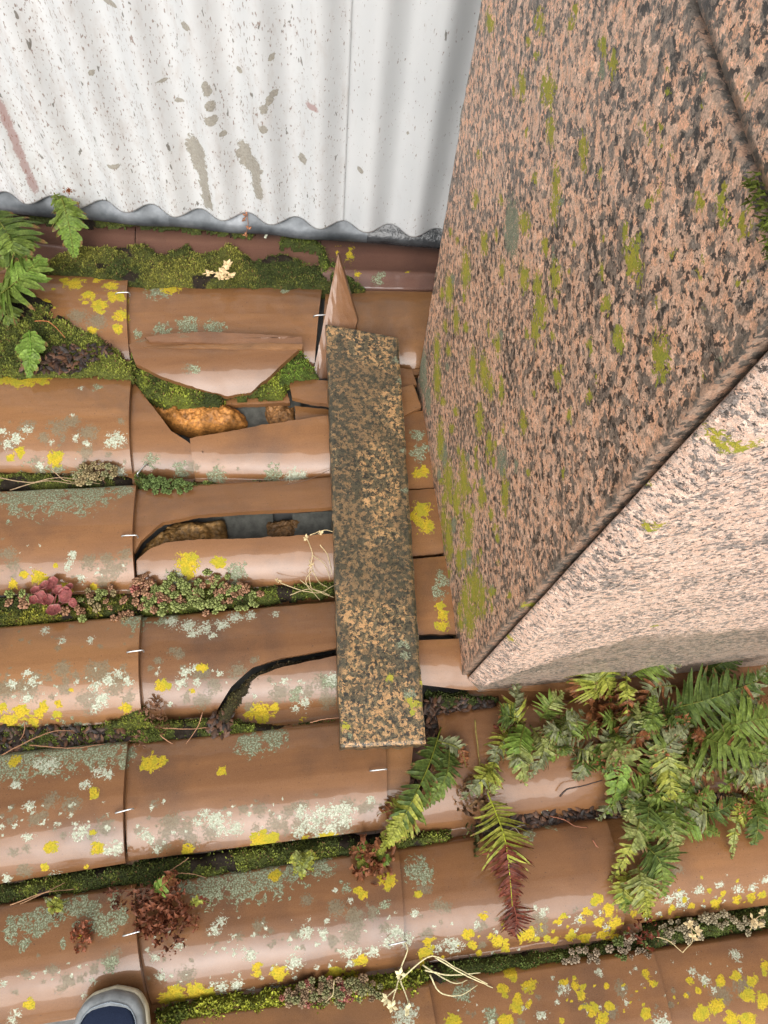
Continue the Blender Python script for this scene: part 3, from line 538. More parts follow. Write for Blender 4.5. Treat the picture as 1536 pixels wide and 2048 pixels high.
    mk1 = [(396, 318, .018, .045, 0), (392, 300, .020, .03, 0), (405, 345, .012, .05, 0), (410, 375, .011, .05, 0), (415, 400, .012, .03, 0), (500, 325, .024, .03, 0), (490, 312, .018, .03, 0), (512, 345, .010, .05, 0), (516, 375, .011, .03, 0), (605, 318, .009, .012, 0), (423, 200, .010, .012, 0), (425, 228, .012, .012, 0), (415, 165, .008, .018, 0), (530, 205, .008, .012, 0), (540, 190, .008, .010, 0), (548, 180, .008, .008, 0), (625, 203, .012, .008, 1), (447, 262, .007, .007, 0), (528, 245, .008, .010, 0),
           (5, 215, .006, .02, 1), (15, 240, .007, .03, 1), (28, 270, .007, .03, 1), (40, 300, .007, .03, 1), (52, 330, .007, .03, 1), (65, 360, .007, .03, 1), (230, 320, .016, .006, 0), (545, 108, .006, .007, 0), (372, 40, .008, .008, 0), (212, 5, .008, .006, 0), (225, 3, .008, .006, 0), (325, 160, .010, .004, 0), (358, 208, .010, .005, 0), (478, 143, .006, .007, 0), (186, 135, .006, .006, 0)]
    s_seam = sof(680, 452)
    sheet('wide speckled white corrugated sheet with two peeled drip stains', -.25, s_seam + .006, .004, mk1)
    sheet('cleaner white corrugated sheet next to the granite pillar', s_seam - .03, Lb + .12, -.0005, [(720, 338, .007, .007, 0), (815, 275, .003, .004, 0), (925, 235, .003, .03, 0)], drop=-.004)
    # backing wall behind
    mb = MB(); A = a[:2] - dr * .4 - nn * .03; B = a[:2] + dr * (Lb + 1.2) - nn * .03; C_ = B - nn * .15; D = A - nn * .15
    V = [(*A, -.03), (*B, -.03), (*C_, -.03), (*D, -.03), (*A, 1.2), (*B, 1.2), (*C_, 1.2), (*D, 1.2)]
    mb.add(V, [(0, 1, 5, 4), (1, 2, 6, 5), (2, 3, 7, 6), (3, 0, 4, 7), (4, 5, 6, 7)], (.4, .4, .38)); o = mb.build('masonry_wall', M_PLAIN, None, (A[0], A[1], 0)); tag(o, 'masonry wall standing behind the white corrugated cladding', 'wall')
    # zinc flashing
    n2 = N('zinc'); cc = n2.ramp(n2.noise(11, 5, .6), [(.35, (.035, .04, .045)), (.5, (.10, .11, .12)), (.68, (.22, .23, .245))]); n2.P(Base_Color=cc, Roughness=n2.ramp(n2.noise(30, 4), [(.3, .3), (.7, .5)]), Metallic=.3); n2.bump(n2.noise(18, 3), .3, .003)
    n3 = N('black_flashing'); n3.P(Base_Color=n3.ramp(n3.noise(30, 5, .6), [(.3, (.012, .013, .015)), (.8, (.06, .065, .07))]), Roughness=.25); n3.bump(n3.noise(60, 4), .6, .004)
    def flash(label, s0, s1, mat, zf, seed):
        ns = 160; s = np.linspace(s0, s1, ns); prof = [(-.028, .25), (-.026, .112), (-.014, .098), (-.002, .090), (.006, .082 + zf), (.0105, .074 + zf), (.012, .064 + zf), (.009, .063 + zf)]
        V = np.array([[(a[0] + dr[0] * q + nn[0] * (w_ + (fbm(q, seed, 12, 2) - .5) * .008), a[1] + dr[1] * q + nn[1] * (w_ + (fbm(q, seed, 12, 2) - .5) * .008), z_) for w_, z_ in prof] for q in s])
        nv = len(prof); V = V.reshape(-1, 3); idx = np.arange(ns * nv).reshape(ns, nv); F = np.stack([idx[:-1, :-1], idx[:-1, 1:], idx[1:, 1:], idx[1:, :-1]], -1).reshape(-1, 4)
        o = mk('flashing', V, F[:, ::-1], mat, None, V[0]); tag(o, label, 'flashing', 'metal flashing under the wall')
    flash('grey zinc flashing below the left part of the corrugated wall', -.25, sof(343, 430), n2.m, 0, 1)
    flash('grey zinc flashing below the middle of the corrugated wall', sof(343, 430) - .01, sof(745, 470), n2.m, .001, 4)
    flash('black bitumen flashing in the corner by the pillar', sof(745, 470) - .01, Lb + .1, n3.m, .003, 7)
wall()

# ------------------------------------------------------------------ granite pillar
def prism_faces(plan, z0, z1, step, warp=.0012, seed=0, zfun=None):
    """closed plan polygon (counter-clockwise) walled up as a fine grid, with a flat top and bottom"""
    P = np.array(plan, float); n = len(P); pts = []
    for i in range(n):
        a, b = P[i], P[(i + 1) % n]; k = max(1, int(np.linalg.norm(b - a) / step)); pts += [a + (b - a) * j / k for j in range(k)]
    pts = np.array(pts); m = len(pts); zs = np.linspace(z0, z1, max(2, int((z1 - z0) / step))); nz = len(zs)
    X = np.repeat(pts[:, 0][:, None], nz, 1); Y = np.repeat(pts[:, 1][:, None], nz, 1); Z = np.repeat(zs[None], m, 0)
    V = np.stack([X, Y, Z], -1).reshape(-1, 3)
    idx = np.arange(m * nz).reshape(m, nz); nx = np.roll(idx, -1, 0)
    F = np.stack([idx[:, :-1], nx[:, :-1], nx[:, 1:], idx[:, 1:]], -1).reshape(-1, 4)
    return V, F, idx
def pillar():
    root = empty('granite_pillar', (.26, -.42, 0), 'large pink granite pillar rising at the right, with yellow green lichen streaks', 'pillar')
    ZC = 1.050; TOP = 1.62
    # foot and head of the left face: (x, y) at z=0 and at z=1
    def warpf(V):   # gentle lean measured from the photo: far edge leans back, face leans a little to the left
        t = V[:, 2] / 1.0; w_ = np.clip((V[:, 1] + .40) / .55, 0, 1)
        far = V[:, 1] > -.2
        V[:, 1] += .092 * t * np.clip((V[:, 1] + .41) / .56, 0, 1.2)
        return V
    LM = [(1088, 45, 11, 28, 'y'), (990, 45, 9, 26, 'y'), (1103, 180, 15, 38, 'y'), (1053, 170, 9, 30, 'y'), (1108, 262, 10, 36, 'y'), (1172, 300, 10, 40, 'y'), (1212, 95, 8, 22, 'y'), (1232, 130, 9, 30, 'b'), (1118, 370, 10, 48, 'y'), (1114, 420, 8, 30, 'y'), (1055, 447, 12, 26, 'y'), (958, 400, 7, 20, 'y'), (975, 485, 8, 28, 'y'), (938, 540, 9, 44, 'y'), (1053, 556, 11, 30, 'y'), (1080, 570, 9, 30, 'y'), (1116, 552, 12, 34, 'y'), (1085, 620, 14, 40, 'y'), (1075, 660, 10, 34, 'y'), (1216, 610, 10, 24, 'y'), (1240, 680, 14, 26, 'y'), (1322, 715, 20, 55, 'y'), (1270, 520, 18, 44, 'y'), (1400, 400, 10, 28, 'y'), (1447, 412, 12, 40, 'y'), (1490, 455, 14, 34, 'y'), (1150, 45, 8, 20, 'y'), (1255, 470, 8, 26, 'y'),
          (1030, 458, 16, 60, 'g'), (1007, 925, 10, 32, 'g'), (893, 910, 6, 30, 'g'), (852, 745, 8, 50, 'g'), (940, 1115, 5, 20, 'g'), (1034, 930, 4, 16, 'g'), (912, 1045, 4, 14, 'g'), (862, 800, 6, 30, 'g'), (1210, 140, 8, 20, 'g'),
          (880, 760, 8, 44, 'y'), (950, 735, 8, 40, 'y'), (972, 745, 10, 40, 'y'), (985, 770, 8, 30, 'y'), (963, 840, 9, 38, 'y'), (1050, 845, 8, 28, 'y'), (982, 890, 8, 28, 'y'), (900, 960, 10, 44, 'y'), (885, 880, 8, 44, 'y'), (930, 960, 10, 50, 'y'), (916, 1000, 8, 40, 'y'), (938, 1060, 10, 46, 'y'), (1012, 990, 9, 46, 'y'), (965, 990, 8, 30, 'y'), (1116, 755, 8, 26, 'y'), (900, 1080, 8, 50, 'y'), (890, 1040, 6, 30, 'y'), (950, 1180, 12, 50, 'y'), (932, 1200, 10, 40, 'y'), (965, 1200, 9, 40, 'y'), (940, 1240, 12, 40, 'y'), (920, 1120, 7, 30, 'y'), (1010, 540, 6, 26, 'y'), (1000, 690, 6, 24, 'y'), (1006, 780, 6, 30, 'y'), (905, 580, 8, 34, 'y'), (918, 640, 7, 30, 'y'), (880, 700, 7, 36, 'y'), (1095, 490, 8, 22, 'y'), (1180, 790, 6, 18, 'y'), (1140, 830, 6, 16, 'y'), (1365, 1210, 1, 1, 'y'), (1320, 380, 5, 18, 'y'), (1160, 20, 6, 20, 'y'), (1206, 540, 6, 20, 'y'), (1450, 380, 8, 20, 'y')]
    def leftattr(V):
        att = np.zeros((len(V), 4)); rr = random.Random(3)
        pts = [(WX(u, v, .252), a_, b_, k) for u, v, a_, b_, k in LM]
        for _ in range(150):
            u, v = rr.choice([(rr.uniform(850, 1130), rr.uniform(300, 1260)), (rr.uniform(880, 1000), rr.uniform(880, 1280)), (rr.uniform(960, 1500), rr.uniform(60, 800))]); pts.append((WX(u, v, .252), rr.uniform(2.5, 6), rr.uniform(7, 17), 'y' if rr.random() < .85 else 'g'))
        for q, a_, b_, k in pts:
            D = np.dot(CP - q, CR[:, 2]); s = D / FP                    # metres per pixel there
            # screen half width a_ -> physical half width; height of the patch in pixels mixes both axes of the face
            u0 = proj(q); ez = proj(q + np.array([0, 0, .01])) - u0; ey = proj(q + np.array([0, .01, 0])) - u0
            Mx = np.stack([ey, ez], 1) / .01; S2 = np.linalg.inv(Mx) @ np.diag([a_ ** 2, b_ ** 2]) @ np.linalg.inv(Mx).T
            I = np.linalg.inv(S2); dy = V[:, 1] - q[1]; dz = V[:, 2] - q[2]
            dd = np.sqrt(np.clip(I[0, 0] * dy * dy + 2 * I[0, 1] * dy * dz + I[1, 1] * dz * dz, 0, 1e6))
            f = np.clip(1.1 * (1 - dd / 1.30), 0, 1); ch = {'y': 0, 'g': 2, 'b': 0}[k]; f = np.clip(f * (1.7 if ch == 2 else 1), 0, 1); att[:, ch] = np.maximum(att[:, ch], f)
        att[V[:, 0] > .27] = 0; return att
    # left lower panel
    YF, YN = .150, -.4105
    def panel(name, plan, z0, z1, step, seed, attf=None, label=None, stainf=None, bev=.002, mat=None):
        V, F, idx = prism_faces(plan, z0, z1, step); W0 = V.copy()
        # rounded worn edges at the top and bottom
        c = V[:, :2].mean(0)
        e = np.minimum(V[:, 2] - z0, z1 - V[:, 2]); r = bev * 2; k = np.clip(1 - e / r, 0, 1); ins = r * .5 * (1 - np.sqrt(1 - k ** 2 * .999))
        d_ = V[:, :2] - c; d_ /= np.linalg.norm(d_, axis=1, keepdims=True) + 1e-9; V[:, :2] -= d_ * ins[:, None]
        nzv = (fbm(V[:, 1] + V[:, 0], V[:, 2], 40, 4, seed) - .5) * .0025; V[:, 0] += nzv; V[:, 1] += nzv * .5
        V = warpf(V); top = idx[:, -1]; bot = idx[::-1, 0]
        Fl = [tuple(f) for f in F] + [tuple(top), tuple(bot)]
        A = attf(V) if attf else np.zeros((len(V), 4)); st = stainf(W0, V) if stainf else np.zeros(len(V))
        o = mk(name, V - np.array([.26, -.42, 0]), Fl, mat or M_PIL, root, attrs={'lich': A, 'stain': np.repeat(st[:, None], 4, 1)}); 
        if label: o['label'] = label
        return o
    def st_left(W0, V):   # black grime on the worn vertical edge, some old cracks
        e = np.clip(1 - (W0[:, 1] + .4105) / .011, 0, 1); s = e * 1.1
        s = np.maximum(s, np.clip(1 - W0[:, 2] / .05, 0, 1) * .6); s = np.maximum(s, np.clip(1.5 - np.abs(W0[:, 2] - ZC) / .007, 0, 1) * 1.3)
        for (y0, z0, y1, z1) in CRK:
            p = np.array([y0, z0]); q = np.array([y1, z1]); d_ = q - p; t = np.clip(((V[:, 1] - y0) * d_[0] + (V[:, 2] - z0) * d_[1]) / (d_ @ d_), 0, 1)
            dist = np.hypot(V[:, 1] - y0 - t * d_[0] + (fbm(V[:, 2], V[:, 1], 30, 2) - .5) * .02, V[:, 2] - z0 - t * d_[1]); s = np.maximum(s, np.clip(.62 - dist / .006, 0, 1))
        return s
    CRK = []
    for (u0, v0, u1, v1) in [(985, 480, 1010, 620), (1080, 700, 1110, 880), (870, 600, 890, 720), (1105, 900, 1150, 1070), (1025, 120, 1040, 330), (940, 380, 955, 640)]:
        a_, b_ = WX(u0, v0, .252), WX(u1, v1, .252); CRK.append((a_[1], a_[2], b_[1], b_[2]))
    panel('stone_panel', [(.252, YN), (.285, YN), (.285, YF + .02), (.246, YF)], .004, ZC - .004, .0042, 1, leftattr, 'tall granite panel on the left face, streaked with lichen', st_left)
    panel('stone_panel', [(.252, YN), (.285, YN), (.285, YF + .02), (.246, YF)], ZC + .005, TOP, .006, 2, leftattr, 'upper granite panel above the mossy joint', lambda a_, b_: np.clip(1.6 - (a_[:, 2] - ZC) / .008, 0, 1) * 1.2)
    # front (viewer side) panel with a chamfered corner
    YB = -.436
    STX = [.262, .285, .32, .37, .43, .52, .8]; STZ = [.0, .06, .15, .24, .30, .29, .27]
    def dark_front(W0, V):
        z = W0[:, 2]; hh = np.interp(W0[:, 0], STX, STZ); s = np.clip(.85 - (z - hh) / (.04 + .25 * hh), 0, 1.0) * 1.25  # darker toward the foot, the band rising away from the corner
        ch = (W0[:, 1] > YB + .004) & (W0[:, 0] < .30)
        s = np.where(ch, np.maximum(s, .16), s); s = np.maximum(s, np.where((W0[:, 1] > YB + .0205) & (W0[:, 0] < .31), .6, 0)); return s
    def lf_front(V):
        att = np.zeros((len(V), 4))
        for u, v, a_, k in [(1440, 905, .010, 0), (1480, 895, .010, 0), (1500, 890, .008, 0), (1300, 1060, .008, 0), (1320, 1050, .007, 0), (1300, 1012, .006, 0), (1000, 1303, .012, 0), (1020, 1300, .010, 0), (985, 1305, .010, 0), (1310, 1252, .006, 0)]:
            q = WY(u, v, YB); d = np.sqrt(((V[:, 0] - q[0]) / (a_ * 1.2)) ** 2 + ((V[:, 2] - q[2]) / (a_ * 1.2)) ** 2); att[:, k] = np.maximum(att[:, k], np.clip(1.0 - d, 0, 1))
        return att
    panel('stone_panel', [(.2605, -.4170), (.279, YB), (1.15, YB), (1.15, -.398), (.31, -.398), (.31, -.4135), (.2625, -.4145)], .006, ZC - .01, .0046, 5, lf_front, 'pale granite panel facing the viewer, with a dark foot', dark_front, mat=M_PILF)
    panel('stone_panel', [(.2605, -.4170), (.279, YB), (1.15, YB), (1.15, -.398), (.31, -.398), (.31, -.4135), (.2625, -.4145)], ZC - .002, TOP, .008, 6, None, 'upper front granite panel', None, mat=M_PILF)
    mb = MB(); V = [(.288, -.397, 0), (1.14, -.397, 0), (1.14, .12, 0), (.288, .12, 0)]; V += [(x, y, TOP - .02) for x, y, z in V]; V = warpf(np.array(V, float))
    mb.add(V, [(0, 1, 5, 4), (1, 2, 6, 5), (2, 3, 7, 6), (3, 0, 4, 7), (4, 5, 6, 7)], (.03, .028, .022)); mb.v[0] = mb.v[0] - np.array([.26, -.42, 0]); mb.build('mortar_core', M_SOIL, root)
    # moss in the horizontal joint and at the corner foot
    mb = MB(); rr = random.Random(5)
    for _ in range(1500):
        s = rr.random(); y = -.40 + .50 * s; 
        if fbm(y, 0.0, 25, 2, 3) < .5: continue
        p = np.array([.2485 + rr.uniform(0, .006), y, ZC + rr.gauss(0, .004)]); d_ = np.array([-1, rr.uniform(-1, 1), rr.uniform(-1, 1)]); d_ /= np.linalg.norm(d_); q = np.cross(d_, (0, 0, 1)) * .0012
        g = rr.uniform(.5, 1.2); mb.add([p - q, p + q, p + d_ * rr.uniform(.003, .006)], [(0, 1, 2)], (.09 * g, .11 * g, .015 * g))
    mb.v = [v - np.array([.26, -.42, 0]) for v in mb.v]; o = mb.build('joint_moss', M_MOSS, root); o['kind'] = 'stuff'
def proj(P):
    d = CR.T @ (np.asarray(P, float) - CP); return np.array([768 + FP * d[0] / -d[2], 1024 - FP * d[1] / -d[2]])
pillar()

# ------------------------------------------------------------------ loose granite slab on the roof
def slab():
    zt = .090; C = [W(652, 646, zt + .004), W(797, 673, zt - .002), W(852, 1488, zt - .004), W(681, 1496, zt)]
    th = .040; nu, nv = 60, 260; V = []; uu = np.linspace(0, 1, nu); vv = np.linspace(0, 1, nv)
    top = np.array([[(C[0] * (1 - u) + C[1] * u) * (1 - v) + (C[3] * (1 - u) + C[2] * u) * v for v in vv] for u in uu])
    eu = np.minimum(uu, 1 - uu)[:, None] * .135; ev = np.minimum(vv, 1 - vv)[None] * .75; e = np.minimum(eu, ev)
    nz = fbm(top[..., 0], top[..., 1], 30, 4, 3)
    r = .005 + .004 * (fbm(top[..., 0], top[..., 1], 14, 2, 8) - .3).clip(0, 1); k = np.clip(1 - e / r, 0, 1); top[..., 2] -= r * (1 - np.sqrt(1 - k ** 2 * .999)) * .9
    top[..., 2] += (nz - .5) * .0022; rug = (fbm(top[..., 0] * 3, top[..., 1], 40, 3, 5) - .5) * .004
    top[0, :, 0] += rug[0] ; top[-1, :, 0] += rug[-1]; top[:, 0, 1] += rug[:, 0]; top[:, -1, 1] += rug[:, -1]
    n = nu * nv; idx = np.arange(n).reshape(nu, nv); T = top.reshape(-1, 3)
    F = np.stack([idx[:-1, :-1], idx[:-1, 1:], idx[1:, 1:], idx[1:, :-1]], -1).reshape(-1, 4)
    ring = np.concatenate([idx[:, 0], idx[-1, 1:], idx[::-1, -1][1:], idx[0, ::-1][1:-1]]); m = len(ring)
    RV = [T[ring]]; 
    for q in np.linspace(0, 1, 8)[1:]:
        P = T[ring].copy(); P[:, 2] -= th * q; P[:, :2] += (fbm(P[:, 0] * 2, P[:, 1] + q * .05, 50, 3, 6)[:, None] - .5) * .003
        RV.append(P)
    RVs = np.vstack(RV[1:]); VV = np.vstack([T, RVs]); rows = [ring] + [n + m * i + np.arange(m) for i in range(7)]
    FR = [np.stack([a, b, np.roll(b, -1), np.roll(a, -1)], -1) for a, b in zip(rows[:-1], rows[1:])]
    Fl = [tuple(f) for f in np.vstack([F] + FR)[:, ::-1]] + [tuple(rows[-1][::-1])]
    # stain and small lichens
    U = np.repeat(uu[:, None], nv, 1); VQ = np.repeat(vv[None], nu, 0)
    big = fbm(top[..., 0], top[..., 1], 18, 4, 21)
    s = .42 * np.exp(-((U - .22) / .16) ** 2) * np.exp(-((VQ - .42) / .25) ** 2) * 1.5 + .34 * np.exp(-((U - .95) / .10) ** 2) * (VQ > .3) + .30 * np.exp(-(U / .05) ** 2) * (VQ > .15) + .30 * np.exp(-((VQ - .10) / .10) ** 2) * (1 - U) + .24 * np.exp(-((VQ - .62) / .2) ** 2)
    s = s * 1.7 + .25 * np.exp(-((VQ) / .02) ** 2) + (big - .5) * 2.3 + .12; s *= np.clip((1.06 - VQ) / .22, .35, 1); s = np.clip(s, 0, 1).ravel()
    st = np.r_[s, np.full(7 * m, .62)]
    att = np.zeros((len(VV), 4)); 
    for u, v, r_, ch in [(780, 1355, 7, 0), (828, 1408, 8, 0), (826, 1425, 6, 0), (818, 1400, 6, 0), (845, 1365, 6, 0), (815, 1290, 7, 2), (812, 1310, 8, 2), (690, 1452, 7, 0), (820, 1390, 12, 2), (800, 1290, 6, 2), (838, 1405, 7, 0), (700, 1470, 5, 2), (790, 720, 8, 2), (800, 760, 8, 2), (806, 900, 6, 2), (812, 980, 7, 2)]:
        q = W(u, v, zt); d_ = np.hypot(VV[:, 0] - q[0], VV[:, 1] - q[1]); att[:, ch] = np.maximum(att[:, ch], np.clip(1.1 * (1 - d_ / (r_ * .0013)), 0, 1))
    loc = VV.mean(0); loc[2] -= .03
    o = mk('granite_slab', VV, Fl, M_SLAB, None, loc, attrs={'lich': att, 'stain': np.repeat(st[:, None], 4, 1)})
    tag(o, 'long narrow loose granite slab, stained dark, lying across the broken tiles', 'stone slab')
slab()

# ------------------------------------------------------------------ mortar lumps, board under the holes
def rock(label, pts, z, h, col, name='mortar_lump', cat='mortar lump', seed=1):
    P = np.array([W(a, b, z)[:2] for a, b in pts]); c = P.mean(0); n = 150; K = 40
    seg = np.vstack([P, P[:1]]); d = np.r_[0, np.cumsum(np.linalg.norm(np.diff(seg, axis=0), axis=1))]; q = np.linspace(0, d[-1], n, endpoint=False)
    O = np.stack([np.interp(q, d, seg[:, 0]), np.interp(q, d, seg[:, 1])], -1); V = [(*c, z + h)]
    for k in range(1, K + 1):
        f = k / K; X = c + (O - c) * f; V += [(x, y, z + h * (1 - f ** 5)) for x, y in X]
    V = np.array(V); V[:, 2] += (fbm(V[:, 0], V[:, 1], 60, 5, seed) - .5) * .026 * (1 - ((V[:, 2] - z - h) / -h).clip(0, 1) * .3)
    V[:, 0] += (fbm(V[:, 1], V[:, 0], 120, 3, 4) - .5) * .005; V[:, 1] += (fbm(V[:, 0], V[:, 1], 120, 3, 7) - .5) * .005
    V = np.vstack([V, [(x, y, z - .03) for x, y in V[-n:, :2]]])
    F = [(0, 1 + j, 1 + (j + 1) % n) for j in range(n)]
    for k in range(K): a = 1 + k * n; F += [(a + j, a + n + j, a + n + (j + 1) % n, a + (j + 1) % n) for j in range(n)]
    area = sum(P[i, 0] * P[(i + 1) % len(P), 1] - P[(i + 1) % len(P), 0] * P[i, 1] for i in range(len(P)))
    if area < 0: F = [f[::-1] for f in F]
    f = fbm(V[:, 0], V[:, 1], 50, 4, seed + 3)[:, None]; g = fbm(V[:, 0], V[:, 1], 150, 3, seed + 9)[:, None]; cc = np.array(col) * (.35 + 1.3 * f) * (.6 + .8 * g)
    o = mk(name, V, F, M_SOIL, None, (c[0], c[1], z), np.hstack([cc, np.ones((len(V), 1))])); tag(o, label, cat, 'orange mortar lumps under the broken tiles')
rock('big rough orange mortar lump filling the upper hole, mossy on top', [(282, 796), (340, 812), (400, 806), (455, 812), (492, 830), (494, 850), (450, 862), (380, 862), (330, 846), (300, 822)], .004, .022, (.40, .17, .04), seed=2)
rock('small orange mortar lump left of the flat shard', [(528, 812), (560, 806), (592, 815), (594, 852), (560, 860), (532, 850)], -.01, .016, (.27, .13, .045), seed=6)
rock('dark mossy mortar lump in the left end of the narrow gap', [(272, 1120), (300, 1080), (350, 1045), (450, 1040), (455, 1085), (380, 1100), (320, 1115)], -.005, .020, (.20, .11, .035), seed=9)
rock('brown mortar lump in the right end of the narrow gap', [(528, 1045), (612, 1036), (616, 1090), (535, 1092)], -.02, .018, (.17, .09, .035), seed=12)
for (u0, v0, u1, v1, z, lb) in [(450, 780, 600, 880, -.006, 'grey underlay board seen in the upper hole right of the orange mortar'), (430, 1020, 545, 1110, -.012, 'grey underlay board in the middle of the narrow gap'), (590, 1020, 690, 1110, 0.0, 'pale underlay board at the slab end of the narrow gap')]:
    a, b = W(u0, v1, z), W(u1, v0, z); X0, Y0, X1, Y1 = a[0], a[1], b[0], b[1]; mb = MB()
    mb.add([(X0, Y0, z), (X1, Y0, z), (X1, Y1, z), (X0, Y1, z), (X0, Y0, z - .02), (X1, Y0, z - .02), (X1, Y1, z - .02), (X0, Y1, z - .02)], [(0, 1, 2, 3), (0, 4, 5, 1), (1, 5, 6, 2), (2, 6, 7, 3), (3, 7, 4, 0)], (.10, .10, .088))
    tag(mb.build('underlay_board', M_PLAIN, None, (X0, Y0, z - .02), smooth=False), lb, 'roof underlay', 'underlay boards')

# ------------------------------------------------------------------ moss beds
def in_poly_dist(X, Y, P):
    n = len(P); d = np.full(X.shape, 9e9); ins = np.zeros(X.shape, bool)
    for i in range(n):
        a, b = P[i], P[(i + 1) % n]; e = b - a; t = np.clip(((X - a[0]) * e[0] + (Y - a[1]) * e[1]) / (e @ e + 1e-12), 0, 1)
        d = np.minimum(d, np.hypot(X - a[0] - t * e[0], Y - a[1] - t * e[1])); c = (a[1] > Y) != (b[1] > Y)
        ins ^= c & (X < (b[0] - a[0]) * (Y - a[1]) / (b[1] - a[1] + 1e-12) + a[0])
    return np.where(ins, d, -d)
MN = 0
def moss(label, pts, z=.008, h=.016, col=(.115, .125, .018), col2=(.035, .045, .010), dens=420000, blade=.0040, soil=.25, name='moss', cat='moss', cover=1.0):
    global MN; MN += 1; P = np.array([W(a, b, z + h * .6)[:2] for a, b in pts]); st = .0035
    x = np.arange(P[:, 0].min() - .01, P[:, 0].max() + .01, st); y = np.arange(P[:, 1].min() - .01, P[:, 1].max() + .01, st); X, Y = np.meshgrid(x, y, indexing='ij')
    D = in_poly_dist(X, Y, P) + (fbm(X, Y, 45, 3, MN) - .5) * .012; e = np.clip(D / .012, 0, 1)
    lum = fbm(X, Y, 38, 4, MN + 5); Z = z + h * (np.sqrt(e) * (.45 + .9 * lum)) - .004 * (e <= 0)
    keep = (D[:-1, :-1] > -.002) & (D[1:, 1:] > -.002) & (D[1:, :-1] > -.002) & (D[:-1, 1:] > -.002)
    idx = np.arange(X.size).reshape(X.shape); F = np.stack([idx[:-1, :-1], idx[1:, :-1], idx[1:, 1:], idx[:-1, 1:]], -1)[keep]
    c1, c2, cs = np.array(col) * 1.55, np.array(col2) * 1.35, np.array((.030, .020, .012))
    patch = fbm(X, Y, 16, 3, MN + 11); T = np.clip((patch - .3) * 2.5, 0, 1)[..., None]; so_ = (fbm(X, Y, 22, 3, MN + 21) < soil)[..., None]
    C = c2 + (c1 - c2) * T * .6; C = np.where(so_, cs, C); Vc = np.stack([X, Y, Z], -1).reshape(-1, 3); Cc = C.reshape(-1, 3) * .55
    # tufts
    area = (D > 0).sum() * st * st; n = int(area * dens * cover); cand = np.argwhere(D > .0); cand = cand[RNG.integers(0, len(cand), n)]
    ix, iy = cand[:, 0], cand[:, 1]; ok = (~so_[ix, iy, 0]) | (RNG.random(n) < .08); ix, iy = ix[ok], iy[ok]; n = len(ix)
    bx = X[ix, iy] + (RNG.random(n) - .5) * st; by = Y[ix, iy] + (RNG.random(n) - .5) * st; bz = Z[ix, iy] - .0008
    clump = fbm(bx, by, 130, 2, MN + 31); th = RNG.random(n) * 6.283; ln = blade * (.5 + .9 * RNG.random(n)) * (.5 + clump); tilt = .25 + .75 * RNG.random(n)
    dx, dy, dz = np.cos(th) * tilt * ln, np.sin(th) * tilt * ln, ln * (1.15 - tilt * .7); wd = ln * .17; px, py = -np.sin(th) * wd, np.cos(th) * wd
    b0 = np.stack([bx - px * .6, by - py * .6, bz], -1); b1 = np.stack([bx + px * .6, by + py * .6, bz], -1)
    m0 = np.stack([bx + dx * .55 - px, by + dy * .55 - py, bz + dz * .7], -1); m1 = np.stack([bx + dx * .55 + px, by + dy * .55 + py, bz + dz * .7], -1); tp = np.stack([bx + dx, by + dy, bz + dz], -1)
    BV = np.stack([b0, b1, m1, m0, tp], 1).reshape(-1, 3); base = len(Vc) + np.arange(n) * 5
    Fq = np.stack([base, base + 1, base + 2, base + 3], -1); Ft = np.stack([base + 3, base + 2, base + 4, base + 4], -1)
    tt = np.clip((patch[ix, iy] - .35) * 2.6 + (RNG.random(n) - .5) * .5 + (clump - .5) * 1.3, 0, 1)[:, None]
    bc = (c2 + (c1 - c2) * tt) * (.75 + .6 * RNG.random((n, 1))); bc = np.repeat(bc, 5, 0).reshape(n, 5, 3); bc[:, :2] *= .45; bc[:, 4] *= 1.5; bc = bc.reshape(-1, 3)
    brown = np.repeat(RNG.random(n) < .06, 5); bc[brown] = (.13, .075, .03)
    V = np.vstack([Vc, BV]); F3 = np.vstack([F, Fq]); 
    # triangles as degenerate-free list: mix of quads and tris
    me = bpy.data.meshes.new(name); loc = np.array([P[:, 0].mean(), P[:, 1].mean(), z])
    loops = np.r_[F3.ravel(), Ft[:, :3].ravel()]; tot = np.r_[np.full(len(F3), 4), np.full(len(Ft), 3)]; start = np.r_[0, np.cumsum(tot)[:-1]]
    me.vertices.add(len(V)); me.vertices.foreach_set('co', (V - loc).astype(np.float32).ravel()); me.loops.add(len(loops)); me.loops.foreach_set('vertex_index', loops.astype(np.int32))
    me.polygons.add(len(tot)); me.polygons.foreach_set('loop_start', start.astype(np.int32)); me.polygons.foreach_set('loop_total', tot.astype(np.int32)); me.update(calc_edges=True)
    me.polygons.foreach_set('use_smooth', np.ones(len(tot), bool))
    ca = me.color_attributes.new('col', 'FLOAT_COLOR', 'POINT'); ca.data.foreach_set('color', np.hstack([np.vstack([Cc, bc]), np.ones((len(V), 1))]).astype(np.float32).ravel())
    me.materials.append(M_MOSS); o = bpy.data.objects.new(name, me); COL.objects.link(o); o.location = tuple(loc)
    return tag(o, label, cat, 'moss cushions', 'stuff')
G1 = (.135, .14, .020); G2 = (.105, .13, .020); DK = (.055, .065, .016)
moss('broad olive moss band with scalloped upper edge below the brown edging tiles', [(95, 520), (150, 492), (255, 492), (290, 482), (320, 505), (350, 497), (375, 482), (400, 508), (430, 500), (460, 486), (510, 518), (560, 506), (645, 528), (655, 560), (740, 582), (645, 588), (400, 578), (258, 576), (150, 556), (60, 548)], .024, .022, (.125, .12, .022))
moss('thin dark moss line right beneath the zinc flashing', [(0, 408), (120, 416), (250, 424), (330, 438), (420, 446), (520, 462), (500, 474), (400, 462), (300, 452), (150, 450), (0, 436)], .035, .014, (.085, .10, .02), soil=.42)
